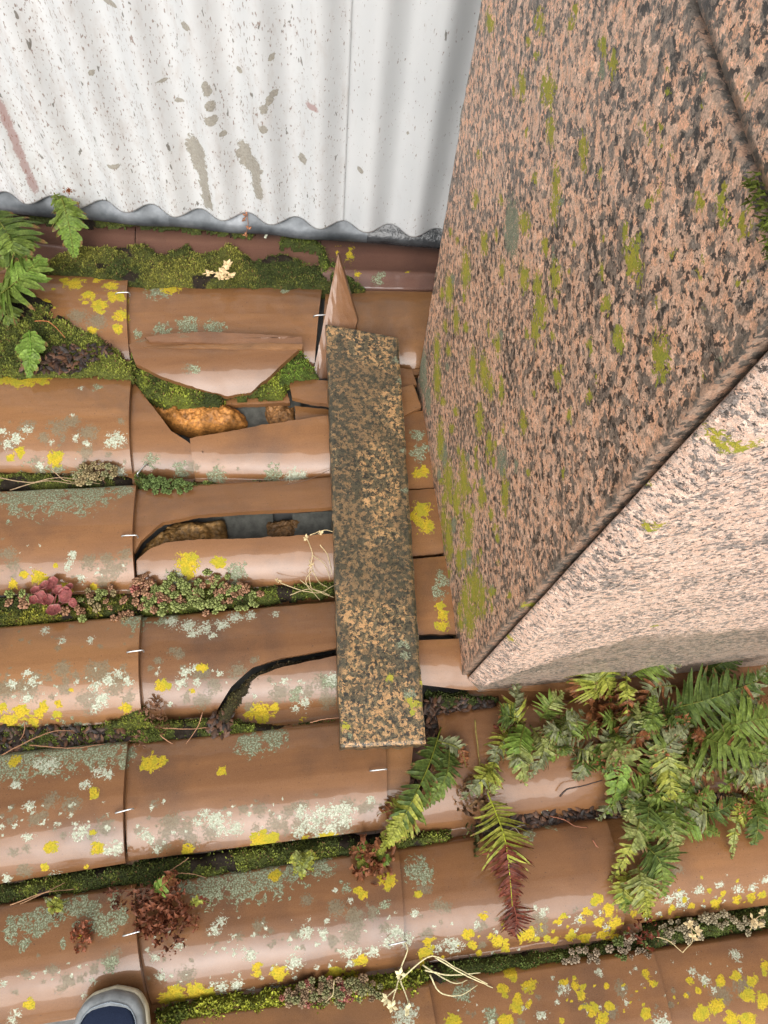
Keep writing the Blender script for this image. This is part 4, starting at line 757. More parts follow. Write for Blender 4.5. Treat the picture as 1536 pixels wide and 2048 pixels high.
moss('small moss hook around the end of the edging tile above the leaning shard', [(560, 468), (630, 476), (655, 500), (660, 540), (640, 548), (635, 505), (560, 492)], .034, .016, G2)
moss('small moss wedge to the right of the leaning shard tip', [(655, 500), (680, 525), (735, 580), (700, 588), (655, 560)], .024, .018, (.08, .11, .02))
moss('thick moss cushion around the left ferns and the small bright fern', [(-20, 570), (60, 572), (120, 610), (150, 650), (200, 668), (235, 705), (266, 735), (268, 756), (150, 752), (-20, 752)], .040, .022, (.12, .13, .022), soil=.36, blade=.005)
moss('bright moss cushion under the loose curved shard', [(262, 690), (275, 735), (330, 735), (400, 766), (450, 782), (510, 775), (555, 738), (600, 700), (622, 735), (640, 760), (575, 770), (570, 790), (450, 798), (440, 812), (400, 806), (330, 806), (290, 792), (262, 745)], .030, .022, (.15, .17, .022), blade=.005)
moss('moss collar growing over the top of the orange mortar lump', [(285, 790), (450, 795), (455, 812), (400, 812), (340, 815), (300, 806)], .020, .012, (.17, .17, .02), soil=.1)
moss('moss and twigs in the left gutter under the white lichen tile', [(-20, 942), (130, 948), (270, 948), (272, 985), (150, 982), (-20, 986)], .004, .020, (.10, .11, .02), soil=.45)
moss('moss under the broken fragments beside the wire clip', [(268, 940), (300, 955), (390, 962), (480, 965), (520, 958), (560, 972), (480, 985), (390, 990), (268, 988)], .004, .026, (.10, .13, .03), soil=.25)
moss('dark damp moss strip leading to the slab under the grey lichens', [(470, 962), (660, 948), (665, 962), (560, 978), (480, 985)], .002, .014, (.05, .06, .015), soil=.6)
moss('yellow green moss below the pink rosette plant', [(-20, 1190), (90, 1188), (280, 1190), (282, 1236), (180, 1245), (100, 1250), (-20, 1268)], .006, .026, (.17, .16, .020), soil=.28, blade=.005)
moss('moss around the stonecrop cushion and dry stems', [(268, 1186), (330, 1178), (520, 1170), (672, 1158), (672, 1190), (560, 1202), (450, 1215), (330, 1230), (278, 1236)], .006, .022, (.11, .13, .02), soil=.32)
moss('leafy mossy gutter above the leftmost green crusted tile', [(-20, 1450), (140, 1452), (270, 1432), (290, 1440), (440, 1438), (560, 1445), (680, 1440), (680, 1462), (560, 1478), (400, 1490), (300, 1500), (262, 1498), (150, 1500), (-20, 1520)], .004, .022, (.10, .12, .02), soil=.45)
moss('tall moss tuft at the joint between the two lower left tiles', [(262, 1412), (290, 1400), (300, 1440), (420, 1438), (400, 1458), (250, 1462), (180, 1456), (230, 1438)], .016, .020, (.13, .14, .02), soil=.2)
moss('moss patch in the dark corner under the pillar foot', [(852, 1380), (1000, 1390), (1000, 1402), (950, 1425), (860, 1430)], .002, .018, (.045, .07, .018), soil=.35)
moss('moss gutter under the wide clean tile, with a dead brown plant', [(-20, 1772), (180, 1735), (262, 1722), (400, 1705), (700, 1668), (900, 1660), (905, 1692), (800, 1706), (600, 1738), (450, 1765), (300, 1785), (150, 1795), (-20, 1822)], .004, .024, (.11, .125, .02), soil=.3)
moss('lush bright moss gutter beside the shoe', [(305, 2022), (400, 2002), (600, 1972), (800, 1945), (860, 1938), (865, 2000), (700, 2020), (560, 2042), (450, 2070), (300, 2080)], .004, .030, (.19, .20, .022), (.06, .075, .012), soil=.12, blade=.0065)
moss('dark moss gutter below the yellow rimmed tiles at the right', [(850, 1930), (1050, 1905), (1245, 1880), (1290, 1850), (1536, 1812), (1600, 1802), (1600, 1858), (1536, 1866), (1300, 1905), (1270, 1925), (1080, 1950), (870, 1990)], .004, .022, (.065, .085, .018), soil=.3)
moss('green moss tuft growing on the small square shard', [(560, 730), (600, 700), (625, 735), (640, 752), (600, 758), (560, 770)], .050, .008, (.10, .15, .02), soil=0)
moss('dark dirt and moss packed in the black curved crack', [(425, 1450), (440, 1415), (470, 1375), (510, 1342), (560, 1325), (690, 1303), (690, 1318), (570, 1344), (520, 1362), (485, 1398), (455, 1450)], .026, .010, (.05, .045, .015), (.03, .022, .012), soil=.45, blade=.003)
# dark leaf litter
def litter(label, pts, z, n=500, seed=1):
    P = np.array([W(a, b, z)[:2] for a, b in pts]); rr = random.Random(seed); mb = MB(); lo, hi = P.min(0), P.max(0); k = 0
    while k < n:
        p = np.array([rr.uniform(lo[0], hi[0]), rr.uniform(lo[1], hi[1])])
        if in_poly_dist(np.array([p[0]]), np.array([p[1]]), P)[0] < 0: continue
        k += 1; a = rr.uniform(0, 6.28); s = rr.uniform(.004, .010); zz = z + rr.uniform(0, .010); c = rr.choice([(.030, .014, .009), (.055, .028, .016), (.02, .013, .010), (.10, .045, .022)])
        d = np.array([math.cos(a), math.sin(a), rr.uniform(-.5, .6)]) * s; q = np.array([-math.sin(a), math.cos(a), rr.uniform(-.4, .4)]) * s * .4; o = np.array([*p, zz]); up = np.array([0, 0, s * .3])
        mb.add([o - d, o - d * .3 + q, o + d * .4 + q * .9, o + d, o + d * .4 - q * .9, o - d * .3 - q, o + up], [(0, 1, 6), (1, 2, 6), (2, 3, 6), (3, 4, 6), (4, 5, 6), (5, 0, 6)], c)
    tag(mb.build('leaf_litter', M_SOIL, None, (*P.mean(0), z)), label, 'leaf litter', None, 'stuff')
litter('dark wet leaf litter in the left gutter above the green crusted tile', [(-10, 1455), (250, 1460), (262, 1492), (100, 1495), (-10, 1508)], .016, 420, 1)
litter('dark leaf litter in the gutter under the fern covered tile', [(950, 1640), (1120, 1620), (1250, 1605), (1450, 1585), (1440, 1612), (1250, 1632), (1100, 1655), (960, 1675)], .014, 700, 2)
litter('brown leaf litter behind the small bright fern', [(60, 700), (215, 690), (225, 712), (150, 745), (40, 748)], .060, 260, 3)
litter('brown leaf litter around the foot of the slab and the dark fern', [(850, 1400), (990, 1405), (980, 1425), (900, 1470), (850, 1490)], .012, 360, 4)
litter('dead leaf scraps at the mouth of the black curved gap', [(425, 1425), (465, 1430), (460, 1475), (415, 1478)], .022, 70, 5)

# ------------------------------------------------------------------ ferns
GRN = ((.105, .155, .024), (.20, .265, .052)); DGR = ((.060, .100, .020), (.12, .165, .034)); PALE = ((.20, .24, .06), (.36, .38, .13)); YEL = ((.24, .27, .035), (.40, .40, .07)); BRN = ((.16, .055, .02), (.28, .11, .04)); RED = ((.10, .022, .012), (.20, .05, .025)); BRI = ((.13, .22, .03), (.22, .32, .06)); GREY = ((.15, .17, .075), (.27, .28, .15))
def frond(parent, origin, pts, half, n, pal, pal2=None, z0=.05, zt=None, arch=.03, curl=.3, lw=.30, seed=0, stem=(.16, .17, .03), fray=.0, droop=.35, tipdead=0.0, name='frond', label=None):
    n = int(n * 1.55); fray = fray + .10; curl = curl * 1.3; rr = random.Random(seed + 1000); zt = z0 if zt is None else zt
    pts = [pts[0]] + [(a_ + rr.gauss(0, half * .07), b_ + rr.gauss(0, half * .07)) for a_, b_ in pts[1:]]; P = smooth_poly(pts, 40); m = len(P); R = []
    for i, (u, v) in enumerate(P):
        t = i / (m - 1); z = z0 + (zt - z0) * t + arch * math.sin(math.pi * min(1, t * 1.05)); R.append(W(u, v, z))
    R = np.array(R); mb = MB(); L_ = np.sum(np.linalg.norm(np.diff(R, axis=0), axis=1)); hw = half * .00078
    tube(mb, R[::2], .0013, stem, 5, .0004)
    for i in range(n):
        t = .10 + .88 * i / (n - 1) if n > 1 else .5
        env = (min(1, (t + .08) * 3.0)) * (1 - max(0, t - .35) / .72) ** .75
        k = int(t * (m - 2)); p = R[k] + (R[k + 1] - R[k]) * (t * (m - 2) - k); tan = R[min(k + 1, m - 1)] - R[max(k - 1, 0)]; tan /= np.linalg.norm(tan)
        side = np.cross(tan, (0, 0, 1)); side /= np.linalg.norm(side) + 1e-9; up = np.cross(side, tan)
        for sg in (-1, 1):
            if rr.random() < fray * .5: continue
            ln = hw * max(.12, env) * rr.uniform(.82, 1.12); wd = min(L_ / n * .96, ln * .5) * lw / .30 * .5
            ang = rr.uniform(.15, .40) + t * .35; d = side * sg * math.cos(ang) + tan * math.sin(ang)
            dr_ = droop * rr.uniform(.2, 1.6); cu = curl * rr.uniform(-1, 1.2); tw = rr.gauss(0, .25 + fray)
            wv = np.cross(d, up); wv /= np.linalg.norm(wv); nrm = np.cross(wv, d); S = 8; V = []; C = []
            dead = t > 1 - tipdead or rr.random() < fray * .25
            pl = pal if (pal2 is None or t < .5 + rr.gauss(0, .12)) else pal2
            if dead and pal2 is None: pl = BRN
            g = rr.uniform(.75, 1.2); ph = rr.uniform(0, 6)
            for s_ in range(S + 1):
                s = s_ / S; c = p + d * ln * s * (1 - .12 * s * abs(cu)) - nrm * 0 + np.array([0, 0, -1]) * ln * dr_ * s * s * .6 + tan * ln * cu * .45 * s * s + np.array([0, 0, 1]) * ln * .10 * math.sin(s * 5 + ph) * (.4 + fray)
                wd_s = wd * (1.0 if s < .15 else 1.0 - .1 * s) * (1 - s ** 4.5) ** .5 * (1 + .16 * (s_ % 2)); tww = tw * s * 1.6
                wq = wv * math.cos(tww) + nrm * math.sin(tww)
                V += [c - wq * wd_s, c + nrm * (-wd_s * .28), c + wq * wd_s]
                q = rr.uniform(0, 1); col = np.array(pl[0]) * (1 - q) + np.array(pl[1]) * q; col = col * g
                if s > .8 and rr.random() < .35 + fray: col = np.array((.20, .10, .04)) * g
                C += [col, col * .8, col]
            F = [(a * 3 + b, a * 3 + b + 1, (a + 1) * 3 + b + 1, (a + 1) * 3 + b) for a in range(S) for b in range(2)]
            mb.add(V, F, np.array(C))
    mb.v = [v - np.asarray(origin) for v in mb.v]; o = mb.build(name, M_LEAF, parent)
    if label: o['label'] = label
    return o
def crumple(parent, origin, u, v, r, z, n, pal, seed, name='dead_frond', spread=1.0):
    """a heap of curled dead leaf scraps"""
    rr = random.Random(seed); mb = MB(); c0 = W(u, v, z); s0 = r * .00078
    for i in range(int(n * 1.0) + 3):
        th = rr.uniform(0, 6.28); rad = s0 * math.sqrt(rr.random()) * spread; p = c0 + np.array([math.cos(th) * rad, math.sin(th) * rad * 1.0, rr.uniform(0, .35) * s0])
        a = rr.uniform(0, 6.28); ln = rr.uniform(.45, 1.15) * s0; wd = ln * rr.uniform(.05, .13); d = np.array([math.cos(a), math.sin(a), rr.uniform(-.5, .8)]); d /= np.linalg.norm(d)
        w_ = np.cross(d, (rr.uniform(-.6, .6), rr.uniform(-.6, .6), 1)); w_ /= np.linalg.norm(w_); nr = np.cross(w_, d); S = 7; V = []; C = []; k = rr.uniform(1.5, 4.5); q = rr.random(); col = np.array(pal[0]) * (1 - q) + np.array(pal[1]) * q
        c = p.copy()
        for s_ in range(S + 1):
            s = s_ / S; dd = d * math.cos(k * s) + nr * math.sin(k * s); c = c + dd * ln / S; ww = wd * math.sin(math.pi * min(1, s * .85 + .12)) * (1 + .45 * (s_ % 2)); cc = w_ * 1.0
            V += [c - cc * ww, c + (-d * math.sin(k * s) + nr * math.cos(k * s)) * ww * .6, c + cc * ww]; C += [col * rr.uniform(.6, 1.2)] * 3
        mb.add(V, [(a_ * 3 + b, a_ * 3 + b + 1, (a_ + 1) * 3 + b + 1, (a_ + 1) * 3 + b) for a_ in range(S) for b in range(2)], np.array(C))
    mb.v = [v_ - np.asarray(origin) for v_ in mb.v]; return mb.build(name, M_LEAF, parent)
def fern(label, base, z=.01): 
    o = W(*base, z); return empty('fern', o, label, 'fern', 'ferns rooted between the roof tiles'), o
# upper right fern, big fronds at the frame edge
e, o = fern('large green fern at the right edge with long comb like fronds', (1420, 1400))
frond(e, o, [(1338, 1418), (1430, 1396), (1545, 1360)], 74, 20, DGR, None, .07, .12, .02, .35, seed=1, lw=.28)
frond(e, o, [(1370, 1462), (1450, 1488), (1550, 1512)], 76, 18, GRN, None, .06, .12, .02, .5, seed=2, lw=.30)
frond(e, o, [(1262, 1352), (1310, 1326), (1378, 1308)], 58, 15, GRN, GREY, .05, .10, .03, .3, seed=3)
frond(e, o, [(1355, 1296), (1390, 1278), (1440, 1262)], 46, 12, DGR, GREY, .06, .10, .02, .3, seed=4)
frond(e, o, [(1460, 1440), (1490, 1400), (1550, 1330)], 50, 16, GREY, None, .06, .12, .02, .5, seed=5, fray=.1)
frond(e, o, [(1440, 1460), (1500, 1440), (1560, 1430)], 66, 14, GRN, None, .09, .12, .02, .3, seed=6)
frond(e, o, [(1400, 1350), (1440, 1330), (1500, 1290)], 46, 14, DGR, None, .04, .08, .02, .3, seed=7)
frond(e, o, [(1468, 1500), (1500, 1530), (1560, 1550)], 60, 14, GREY, None, .08, .10, .02, .5, seed=8, fray=.2)
crumple(e, o, 1430, 1290, 22, .09, 14, BRN, 5); crumple(e, o, 1450, 1268, 14, .10, 8, ((.35, .10, .04), (.45, .16, .07)), 6)
# fan shaped with rusty tip
e, o = fern('yellowing fern with a folded rusty tip against the pillar foot', (1200, 1400))
frond(e, o, [(1198, 1400), (1192, 1360), (1186, 1322)], 62, 12, YEL, PALE, .05, .09, .02, .3, seed=11, droop=.6, fray=.15)
frond(e, o, [(1190, 1310), (1210, 1350), (1225, 1400)], 52, 12, GRN, YEL, .08, .05, .02, .3, seed=12, fray=.1)
frond(e, o, [(1205, 1312), (1235, 1300), (1262, 1284)], 40, 9, PALE, GRN, .08, .08, .01, .3, seed=13)
frond(e, o, [(1186, 1318), (1165, 1360), (1150, 1395)], 44, 11, YEL, BRN, .08, .05, .02, .4, seed=14, fray=.2)
crumple(e, o, 1186, 1296, 22, .085, 26, ((.36, .11, .045), (.50, .19, .08)), 7)
crumple(e, o, 1215, 1425, 46, .04, 60, BRN, 8); crumple(e, o, 1225, 1460, 34, .045, 40, BRN, 9)
# brown curled frond
e, o = fern('curled brown and yellow fern frond in the middle of the clump', (1250, 1480))
frond(e, o, [(1252, 1345), (1256, 1400), (1252, 1500)], 26, 18, YEL, BRN, .09, .06, .02, .9, seed=21, fray=.5, tipdead=.3)
frond(e, o, [(1290, 1480), (1302, 1440), (1310, 1385)], 40, 14, DGR, GRN, .05, .09, .02, .5, seed=22)
frond(e, o, [(1300, 1500), (1290, 1450), (1270, 1400)], 34, 12, GREY, PALE, .06, .09, .02, .6, seed=23, fray=.3)
frond(e, o, [(1240, 1470), (1220, 1500), (1190, 1540)], 44, 13, GREY, GRN, .06, .06, .02, .5, seed=24, fray=.2)
# centre bright fronds
e, o = fern('bright green fern hanging over the middle of the tile gutter', (1260, 1500))
frond(e, o, [(1215, 1470), (1242, 1530), (1212, 1635)], 46, 12, PALE, BRI, .07, .05, .03, .4, seed=31, lw=.40)
frond(e, o, [(1190, 1490), (1222, 1515), (1245, 1560)], 42, 11, BRI, GRN, .07, .06, .02, .3, seed=32, lw=.38)
frond(e, o, [(1322, 1460), (1336, 1540), (1345, 1670)], 48, 20, PALE, YEL, .08, .05, .03, .6, seed=33, fray=.25)
frond(e, o, [(1365, 1500), (1360, 1560), (1345, 1600)], 50, 14, GRN, PALE, .07, .06, .02, .5, seed=34)
frond(e, o, [(1265, 1580), (1230, 1610), (1195, 1640)], 30, 9, PALE, GREY, .06, .04, .01, .7, seed=35, fray=.3)
frond(e, o, [(1300, 1560), (1330, 1500), (1380, 1450)], 50, 14, GRN, GREY, .06, .09, .02, .4, seed=36)
frond(e, o, [(1340, 1560), (1390, 1550), (1430, 1530)], 44, 12, GREY, BRN, .06, .07, .02, .8, seed=37, fray=.4)
crumple(e, o, 1375, 1590, 30, .05, 24, ((.22, .12, .06), (.36, .20, .11)), 12); crumple(e, o, 1215, 1530, 16, .06, 10, RED, 13)
# lower fronds
e, o = fern('green fern cascading down to the yellow lichen rim', (1290, 1600))
frond(e, o, [(1300, 1585), (1300, 1640), (1285, 1700)], 62, 16, DGR, GRN, .06, .05, .03, .3, seed=41)
frond(e, o, [(1322, 1595), (1345, 1650), (1340, 1730)], 50, 16, GRN, PALE, .06, .05, .03, .4, seed=42)
frond(e, o, [(1282, 1628), (1262, 1690), (1222, 1765)], 34, 15, PALE, YEL, .08, .06, .02, .7, seed=43, fray=.2)
frond(e, o, [(1290, 1690), (1320, 1730), (1325, 1800)], 60, 16, DGR, GRN, .07, .05, .02, .4, seed=44)
frond(e, o, [(1275, 1730), (1282, 1780), (1292, 1838)], 48, 13, PALE, YEL, .07, .05, .02, .4, seed=45, droop=.6)
frond(e, o, [(1350, 1640), (1395, 1650), (1440, 1668)], 36, 12, BRI, GRN, .06, .06, .01, .5, seed=46)
frond(e, o, [(1260, 1740), (1245, 1790), (1260, 1828)], 30, 10, YEL, GRN, .06, .05, .02, .4, seed=47)
crumple(e, o, 1358, 1665, 22, .06, 14, ((.36, .15, .08), (.50, .26, .14)), 14); crumple(e, o, 1285, 1862, 26, .045, 22, RED, 15); crumple(e, o, 1345, 1620, 26, .05, 24, BRN, 16)
# right edge lower
e, o = fern('small curled fern at the right edge over the lower tile', (1490, 1580))
frond(e, o, [(1490, 1590), (1472, 1650), (1466, 1722)], 24, 14, YEL, PALE, .07, .05, .02, .9, seed=51, fray=.3)
frond(e, o, [(1495, 1590), (1512, 1640), (1508, 1690)], 44, 12, GRN, DGR, .06, .06, .02, .3, seed=52)
frond(e, o, [(1500, 1600), (1530, 1600), (1570, 1620)], 40, 10, GRN, BRI, .06, .06, .02, .3, seed=53)
frond(e, o, [(1475, 1460), (1490, 1530), (1500, 1590)], 50, 12, GREY, PALE, .08, .06, .02, .4, seed=54)
crumple(e, o, 1515, 1570, 26, .07, 26, ((.30, .13, .07), (.42, .22, .13)), 17); crumple(e, o, 1470, 1600, 24, .05, 20, BRN, 18)
# left part of the clump
e, o = fern('pale twisted fern left of the thick clump, above the shiny tile', (1050, 1440))
frond(e, o, [(1050, 1445), (1042, 1500), (1048, 1575)], 40, 12, BRI, PALE, .06, .06, .03, .4, seed=61, lw=.36)
frond(e, o, [(1040, 1460), (1028, 1420), (1036, 1370)], 44, 12, YEL, GREY, .05, .06, .02, .6, seed=62, fray=.3)
frond(e, o, [(1060, 1450), (1085, 1490), (1062, 1560)], 40, 13, PALE, GREY, .05, .06, .02, .7, seed=63, fray=.3)
frond(e, o, [(1030, 1455), (1000, 1490), (985, 1540)], 36, 12, YEL, GREY, .05, .05, .02, .8, seed=64, fray=.4)
frond(e, o, [(1080, 1440), (1100, 1410), (1125, 1385)], 40, 11, GRN, PALE, .05, .07, .02, .5, seed=65)
frond(e, o, [(1165, 1475), (1130, 1480), (1095, 1520)], 46, 13, GREY, GRN, .06, .06, .02, .8, seed=66, fray=.3)
frond(e, o, [(1110, 1470), (1140, 1450), (1165, 1420)], 40, 11, GRN, GREY, .05, .07, .02, .5, seed=67)
frond(e, o, [(1160, 1500), (1170, 1530), (1150, 1560)], 34, 10, DGR, GREY, .05, .05, .02, .5, seed=68)
crumple(e, o, 1010, 1455, 24, .05, 22, RED, 19); crumple(e, o, 1020, 1500, 34, .05, 26, ((.20, .13, .07), (.34, .23, .13)), 20)
# hanging yellow-red frond
e, o = fern('single hanging frond, yellow green at its base and rusty red at the tip', (972, 1565))
frond(e, o, [(972, 1578), (1000, 1660), (1018, 1740), (1026, 1820)], 66, 25, YEL, RED, .055, .06, .035, .5, seed=71, stem=(.45, .50, .05), lw=.22, droop=.2)
frond(e, o, [(1024, 1800), (1032, 1840), (1026, 1872)], 42, 9, RED, None, .06, .05, .0, .4, seed=74, lw=.24, stem=(.2, .05, .03))
frond(e, o, [(985, 1530), (965, 1560), (925, 1600)], 34, 11, YEL, GREY, .055, .05, .02, .7, seed=72, fray=.3)
frond(e, o, [(990, 1520), (985, 1555), (990, 1590)], 34, 10, YEL, PALE, .055, .06, .01, .5, seed=73, fray=.1)
crumple(e, o, 950, 1600, 38, .04, 40, ((.10, .055, .03), (.22, .13, .06)), 21); crumple(e, o, 960, 1665, 34, .03, 26, ((.05, .035, .02), (.10, .11, .03)), 22)
# dark fern under the slab foot
e, o = fern('dark glossy fern hanging beside the foot of the slab', (880, 1450))
frond(e, o, [(882, 1455), (856, 1540), (800, 1650), (762, 1692)], 40, 24, DGR, YEL, .04, .06, .035, .5, seed=81, stem=(.20, .22, .03))
frond(e, o, [(900, 1490), (890, 1550), (850, 1620)], 34, 16, DGR, GRN, .05, .06, .02, .5, seed=82)
frond(e, o, [(850, 1590), (810, 1640), (760, 1680)], 40, 14, GRN, YEL, .06, .05, .02, .7, seed=83, fray=.2)
frond(e, o, [(820, 1600), (790, 1620), (756, 1628)], 26, 8, YEL, BRN, .055, .05, .01, .7, seed=84, fray=.2)
frond(e, o, [(870, 1480), (920, 1500), (935, 1540)], 26, 9, GREY, BRN, .05, .05, .01, .7, seed=85, fray=.4)
crumple(e, o, 800, 1560, 30, .02, 30, ((.04, .02, .012), (.09, .04, .02)), 23)
e, o = fern('small reddish fern with green young leaves below the slab foot', (750, 1720))
for i, (du, dv) in enumerate([(-45, -15), (-20, -32), (25, -28), (38, 5), (10, 28), (-30, 22)]):
    frond(e, o, [(745, 1715), (745 + du * .6, 1715 + dv * .6), (745 + du, 1715 + dv)], 18, 6, (GRN, BRN, YEL)[i % 3], BRI if i % 2 else BRN, .04, .045, .012, .6, seed=90 + i, lw=.4)
crumple(e, o, 745, 1720, 40, .04, 46, ((.20, .07, .03), (.34, .14, .07)), 24); crumple(e, o, 795, 1665, 16, .05, 14, ((.25, .08, .04), (.34, .13, .08)), 25)
e, o = fern('tiny yellow green fern drooping over the grey lichen crust', (600, 1710))
for i, (du, dv) in enumerate([(-20, 45), (0, 58), (22, 40), (-30, 20), (30, 8)]):
    frond(e, o, [(606, 1705), (606 + du * .4, 1705 + dv * .5), (606 + du, 1705 + dv)], 15, 7, PALE, YEL, .045, .04, .012, .4, seed=100 + i, lw=.45)
# left ferns
e, o = fern('large soft green fern leaning in from the left edge', (-10, 600), .04)
frond(e, o, [(-15, 600), (30, 558), (88, 520)], 92, 12, GRN, BRI, .09, .13, .02, .3, seed=111, lw=.42)
frond(e, o, [(-20, 420), (20, 470), (30, 540)], 84, 13, DGR, GRN, .11, .12, .02, .3, seed=112, lw=.42)
frond(e, o, [(-30, 560), (0, 600), (20, 650)], 66, 11, GRN, None, .08, .07, .02, .3, seed=113, lw=.36)
frond(e, o, [(-30, 480), (20, 500), (70, 478)], 60, 10, GRN, DGR, .10, .12, .02, .3, seed=114, lw=.42)
e, o = fern('green fern with a curled rust coloured tip in front of the flashing', (145, 500), .03)
frond(e, o, [(122, 392), (136, 440), (148, 512)], 50, 11, GRN, BRI, .14, .07, .02, .3, seed=115, lw=.42)
frond(e, o, [(108, 386), (122, 410), (140, 440)], 26, 7, GRN, None, .12, .12, .01, .3, seed=116, lw=.42)
crumple(e, o, 138, 384, 13, .145, 26, ((.30, .09, .035), (.42, .15, .06)), 26); crumple(e, o, 156, 420, 12, .125, 12, ((.30, .09, .035), (.42, .15, .06)), 27)
e, o = fern('small bright yellow green fern rooted above the round yellow lichen', (62, 745), .04)
frond(e, o, [(58, 660), (62, 700), (58, 752)], 38, 9, BRI, None, .085, .07, .012, .3, seed=117, lw=.5, stem=(.2, .36, .05))
frond(e, o, [(62, 700), (46, 690), (30, 690)], 15, 5, BRI, None, .08, .08, .004, .3, seed=118, lw=.5)
# dead heaps (plants of their own)
def heap(label, base, parts, z=.04):
    o_ = W(*base, z); e_ = empty('withered_plant', o_, label, 'withered plant', 'withered brown plants on the tiles')
    for i, (u, v, r, n, pal) in enumerate(parts): crumple(e_, o_, u, v, r * .82, z, n, pal, 200 + i + int(u), 'dead_leaves')
    return e_, o_
RB = ((.15, .045, .022), (.30, .11, .055)); RB2 = ((.10, .035, .02), (.20, .08, .045))
e, o = heap('big red brown withered fern heap on the tile above the shoe', (310, 1810), [(290, 1800, 34, 60, RB2), (312, 1840, 40, 90, RB), (350, 1820, 34, 60, RB), (340, 1860, 34, 40, RB2), (385, 1845, 18, 30, RB), (335, 1905, 14, 14, RB), (240, 1790, 28, 34, RB2), (345, 1770, 30, 30, RB)], .055)
frond(e, o, [(300, 1790), (330, 1770), (350, 1748)], 22, 8, BRI, BRN, .06, .07, .01, .5, seed=121, lw=.4); frond(e, o, [(380, 1810), (400, 1800), (425, 1808)], 12, 5, YEL, RED, .06, .07, .01, .5, seed=122, lw=.4)
heap('small orange brown withered leaf ball left of the big heap', (165, 1870), [(165, 1872, 26, 60, ((.24, .07, .03), (.36, .13, .07))), (158, 1848, 10, 10, RB)], .055)
e, o = heap('thin withered sprig with yellow green leaves near the left edge', (110, 1810), [(118, 1825, 14, 14, RB2)], .05)
for i, (du, dv) in enumerate([(-22, -18), (20, 14), (28, -12), (-14, 16), (4, -26)]): frond(e, o, [(110, 1812), (110 + du * .5, 1812 + dv * .5), (110 + du, 1812 + dv)], 9, 4, YEL, GREY, .055, .055, .006, .4, seed=130 + i, lw=.5)
heap('brown curled dead leaves at the tile joint above the mossy gutter', (310, 1430), [(305, 1420, 26, 30, ((.16, .08, .04), (.30, .15, .09))), (278, 1480, 20, 24, ((.20, .10, .06), (.34, .19, .12))), (325, 1450, 24, 22, ((.10, .05, .02), (.20, .10, .05)))], .035)
heap('rolled dark brown dead leaf on the left moss cushion', (218, 690), [(218, 690, 14, 30, ((.03, .015, .01), (.07, .03, .02)))], .062)

rf = random.Random(404)
e, o = fern('dense mixed green and grey fern mass filling the centre of the right clump', (1380, 1520))
for i in range(58):
    u, v = rf.choice([(rf.uniform(1400, 1536), rf.uniform(1440, 1640)), (rf.uniform(1240, 1536), rf.uniform(1340, 1600)), (rf.uniform(1260, 1420), rf.uniform(1420, 1680)), (rf.uniform(1030, 1250), rf.uniform(1430, 1500))]); a = rf.uniform(-.5, 3.6); ln = rf.uniform(50, 105)
    if u < 1250: ln *= .6
    du, dv = math.cos(a) * ln, math.sin(a) * ln * .9; b = rf.uniform(-.3, .3)
    pa, pb = rf.choice([(DGR, GRN), (GRN, GREY), (GREY, PALE), (GRN, None), (DGR, None), (PALE, GREY), (GREY, BRN)])
    frond(e, o, [(u, v), (u + du * .5 - dv * b, v + dv * .5 + du * b), (u + du, v + dv)], rf.uniform(26, 46), 11, pa, pb, rf.uniform(.03, .07), rf.uniform(.05, .10), .018, rf.uniform(.3, .8), seed=500 + i, fray=rf.uniform(0, .35), lw=.28)
for i, (u, v, r_) in enumerate([(1260, 1440, 34), (1300, 1560, 30), (1480, 1560, 26), (1400, 1480, 26), (1180, 1500, 22)]): crumple(e, o, u, v, r_, .045, 26, BRN, 600 + i)
for i in range(16):
    u, v = rf.uniform(1200, 1536), rf.uniform(1340, 1620); crumple(e, o, u, v, rf.uniform(10, 20), rf.uniform(.07, .10), 9, rf.choice([BRN, ((.30, .16, .08), (.44, .28, .16)), ((.30, .10, .04), (.42, .17, .08))]), 700 + i, 'dead_leaf_scraps')

# ------------------------------------------------------------------ stonecrop, rosettes
def rosette_mesh(r, pal, n1=6, n2=5, tip=None, name='rosette', fat=.36):
    mb = MB(); rr = random.Random(int(r * 1e6) + n1)
    for ring_, (k, sc, el) in enumerate(((n1, 1.0, .25), (n2, .68, .65), (3, .4, 1.1))):
        for i in range(k):
            a = 6.283 * (i + .5 * ring_) / k + rr.uniform(-.15, .15); d = np.array([math.cos(a) * math.cos(el), math.sin(a) * math.cos(el), math.sin(el)]); s = np.array([-math.sin(a), math.cos(a), 0]); up = np.cross(d, s) * -1
            L_ = r * sc; w_ = L_ * fat; c0 = np.array([0, 0, r * .15 * ring_]); up = np.array([0, 0, 1.])
            V = [c0, c0 + d * L_ * .5 + s * w_, c0 + d * L_ * .85 + s * w_ * .8, c0 + d * L_, c0 + d * L_ * .85 - s * w_ * .8, c0 + d * L_ * .5 - s * w_, c0 + d * L_ * .55 + up * w_ * .7, c0 + d * L_ * .55 - up * w_ * .5]
            c = np.array(pal) * rr.uniform(.85, 1.15); t = np.array(tip if tip is not None else pal)
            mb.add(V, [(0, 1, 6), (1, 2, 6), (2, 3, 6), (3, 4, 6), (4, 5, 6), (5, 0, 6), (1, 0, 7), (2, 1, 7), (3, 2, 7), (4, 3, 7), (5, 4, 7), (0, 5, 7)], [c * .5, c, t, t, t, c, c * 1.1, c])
    o = mb.build(name, M_LEAF); return o
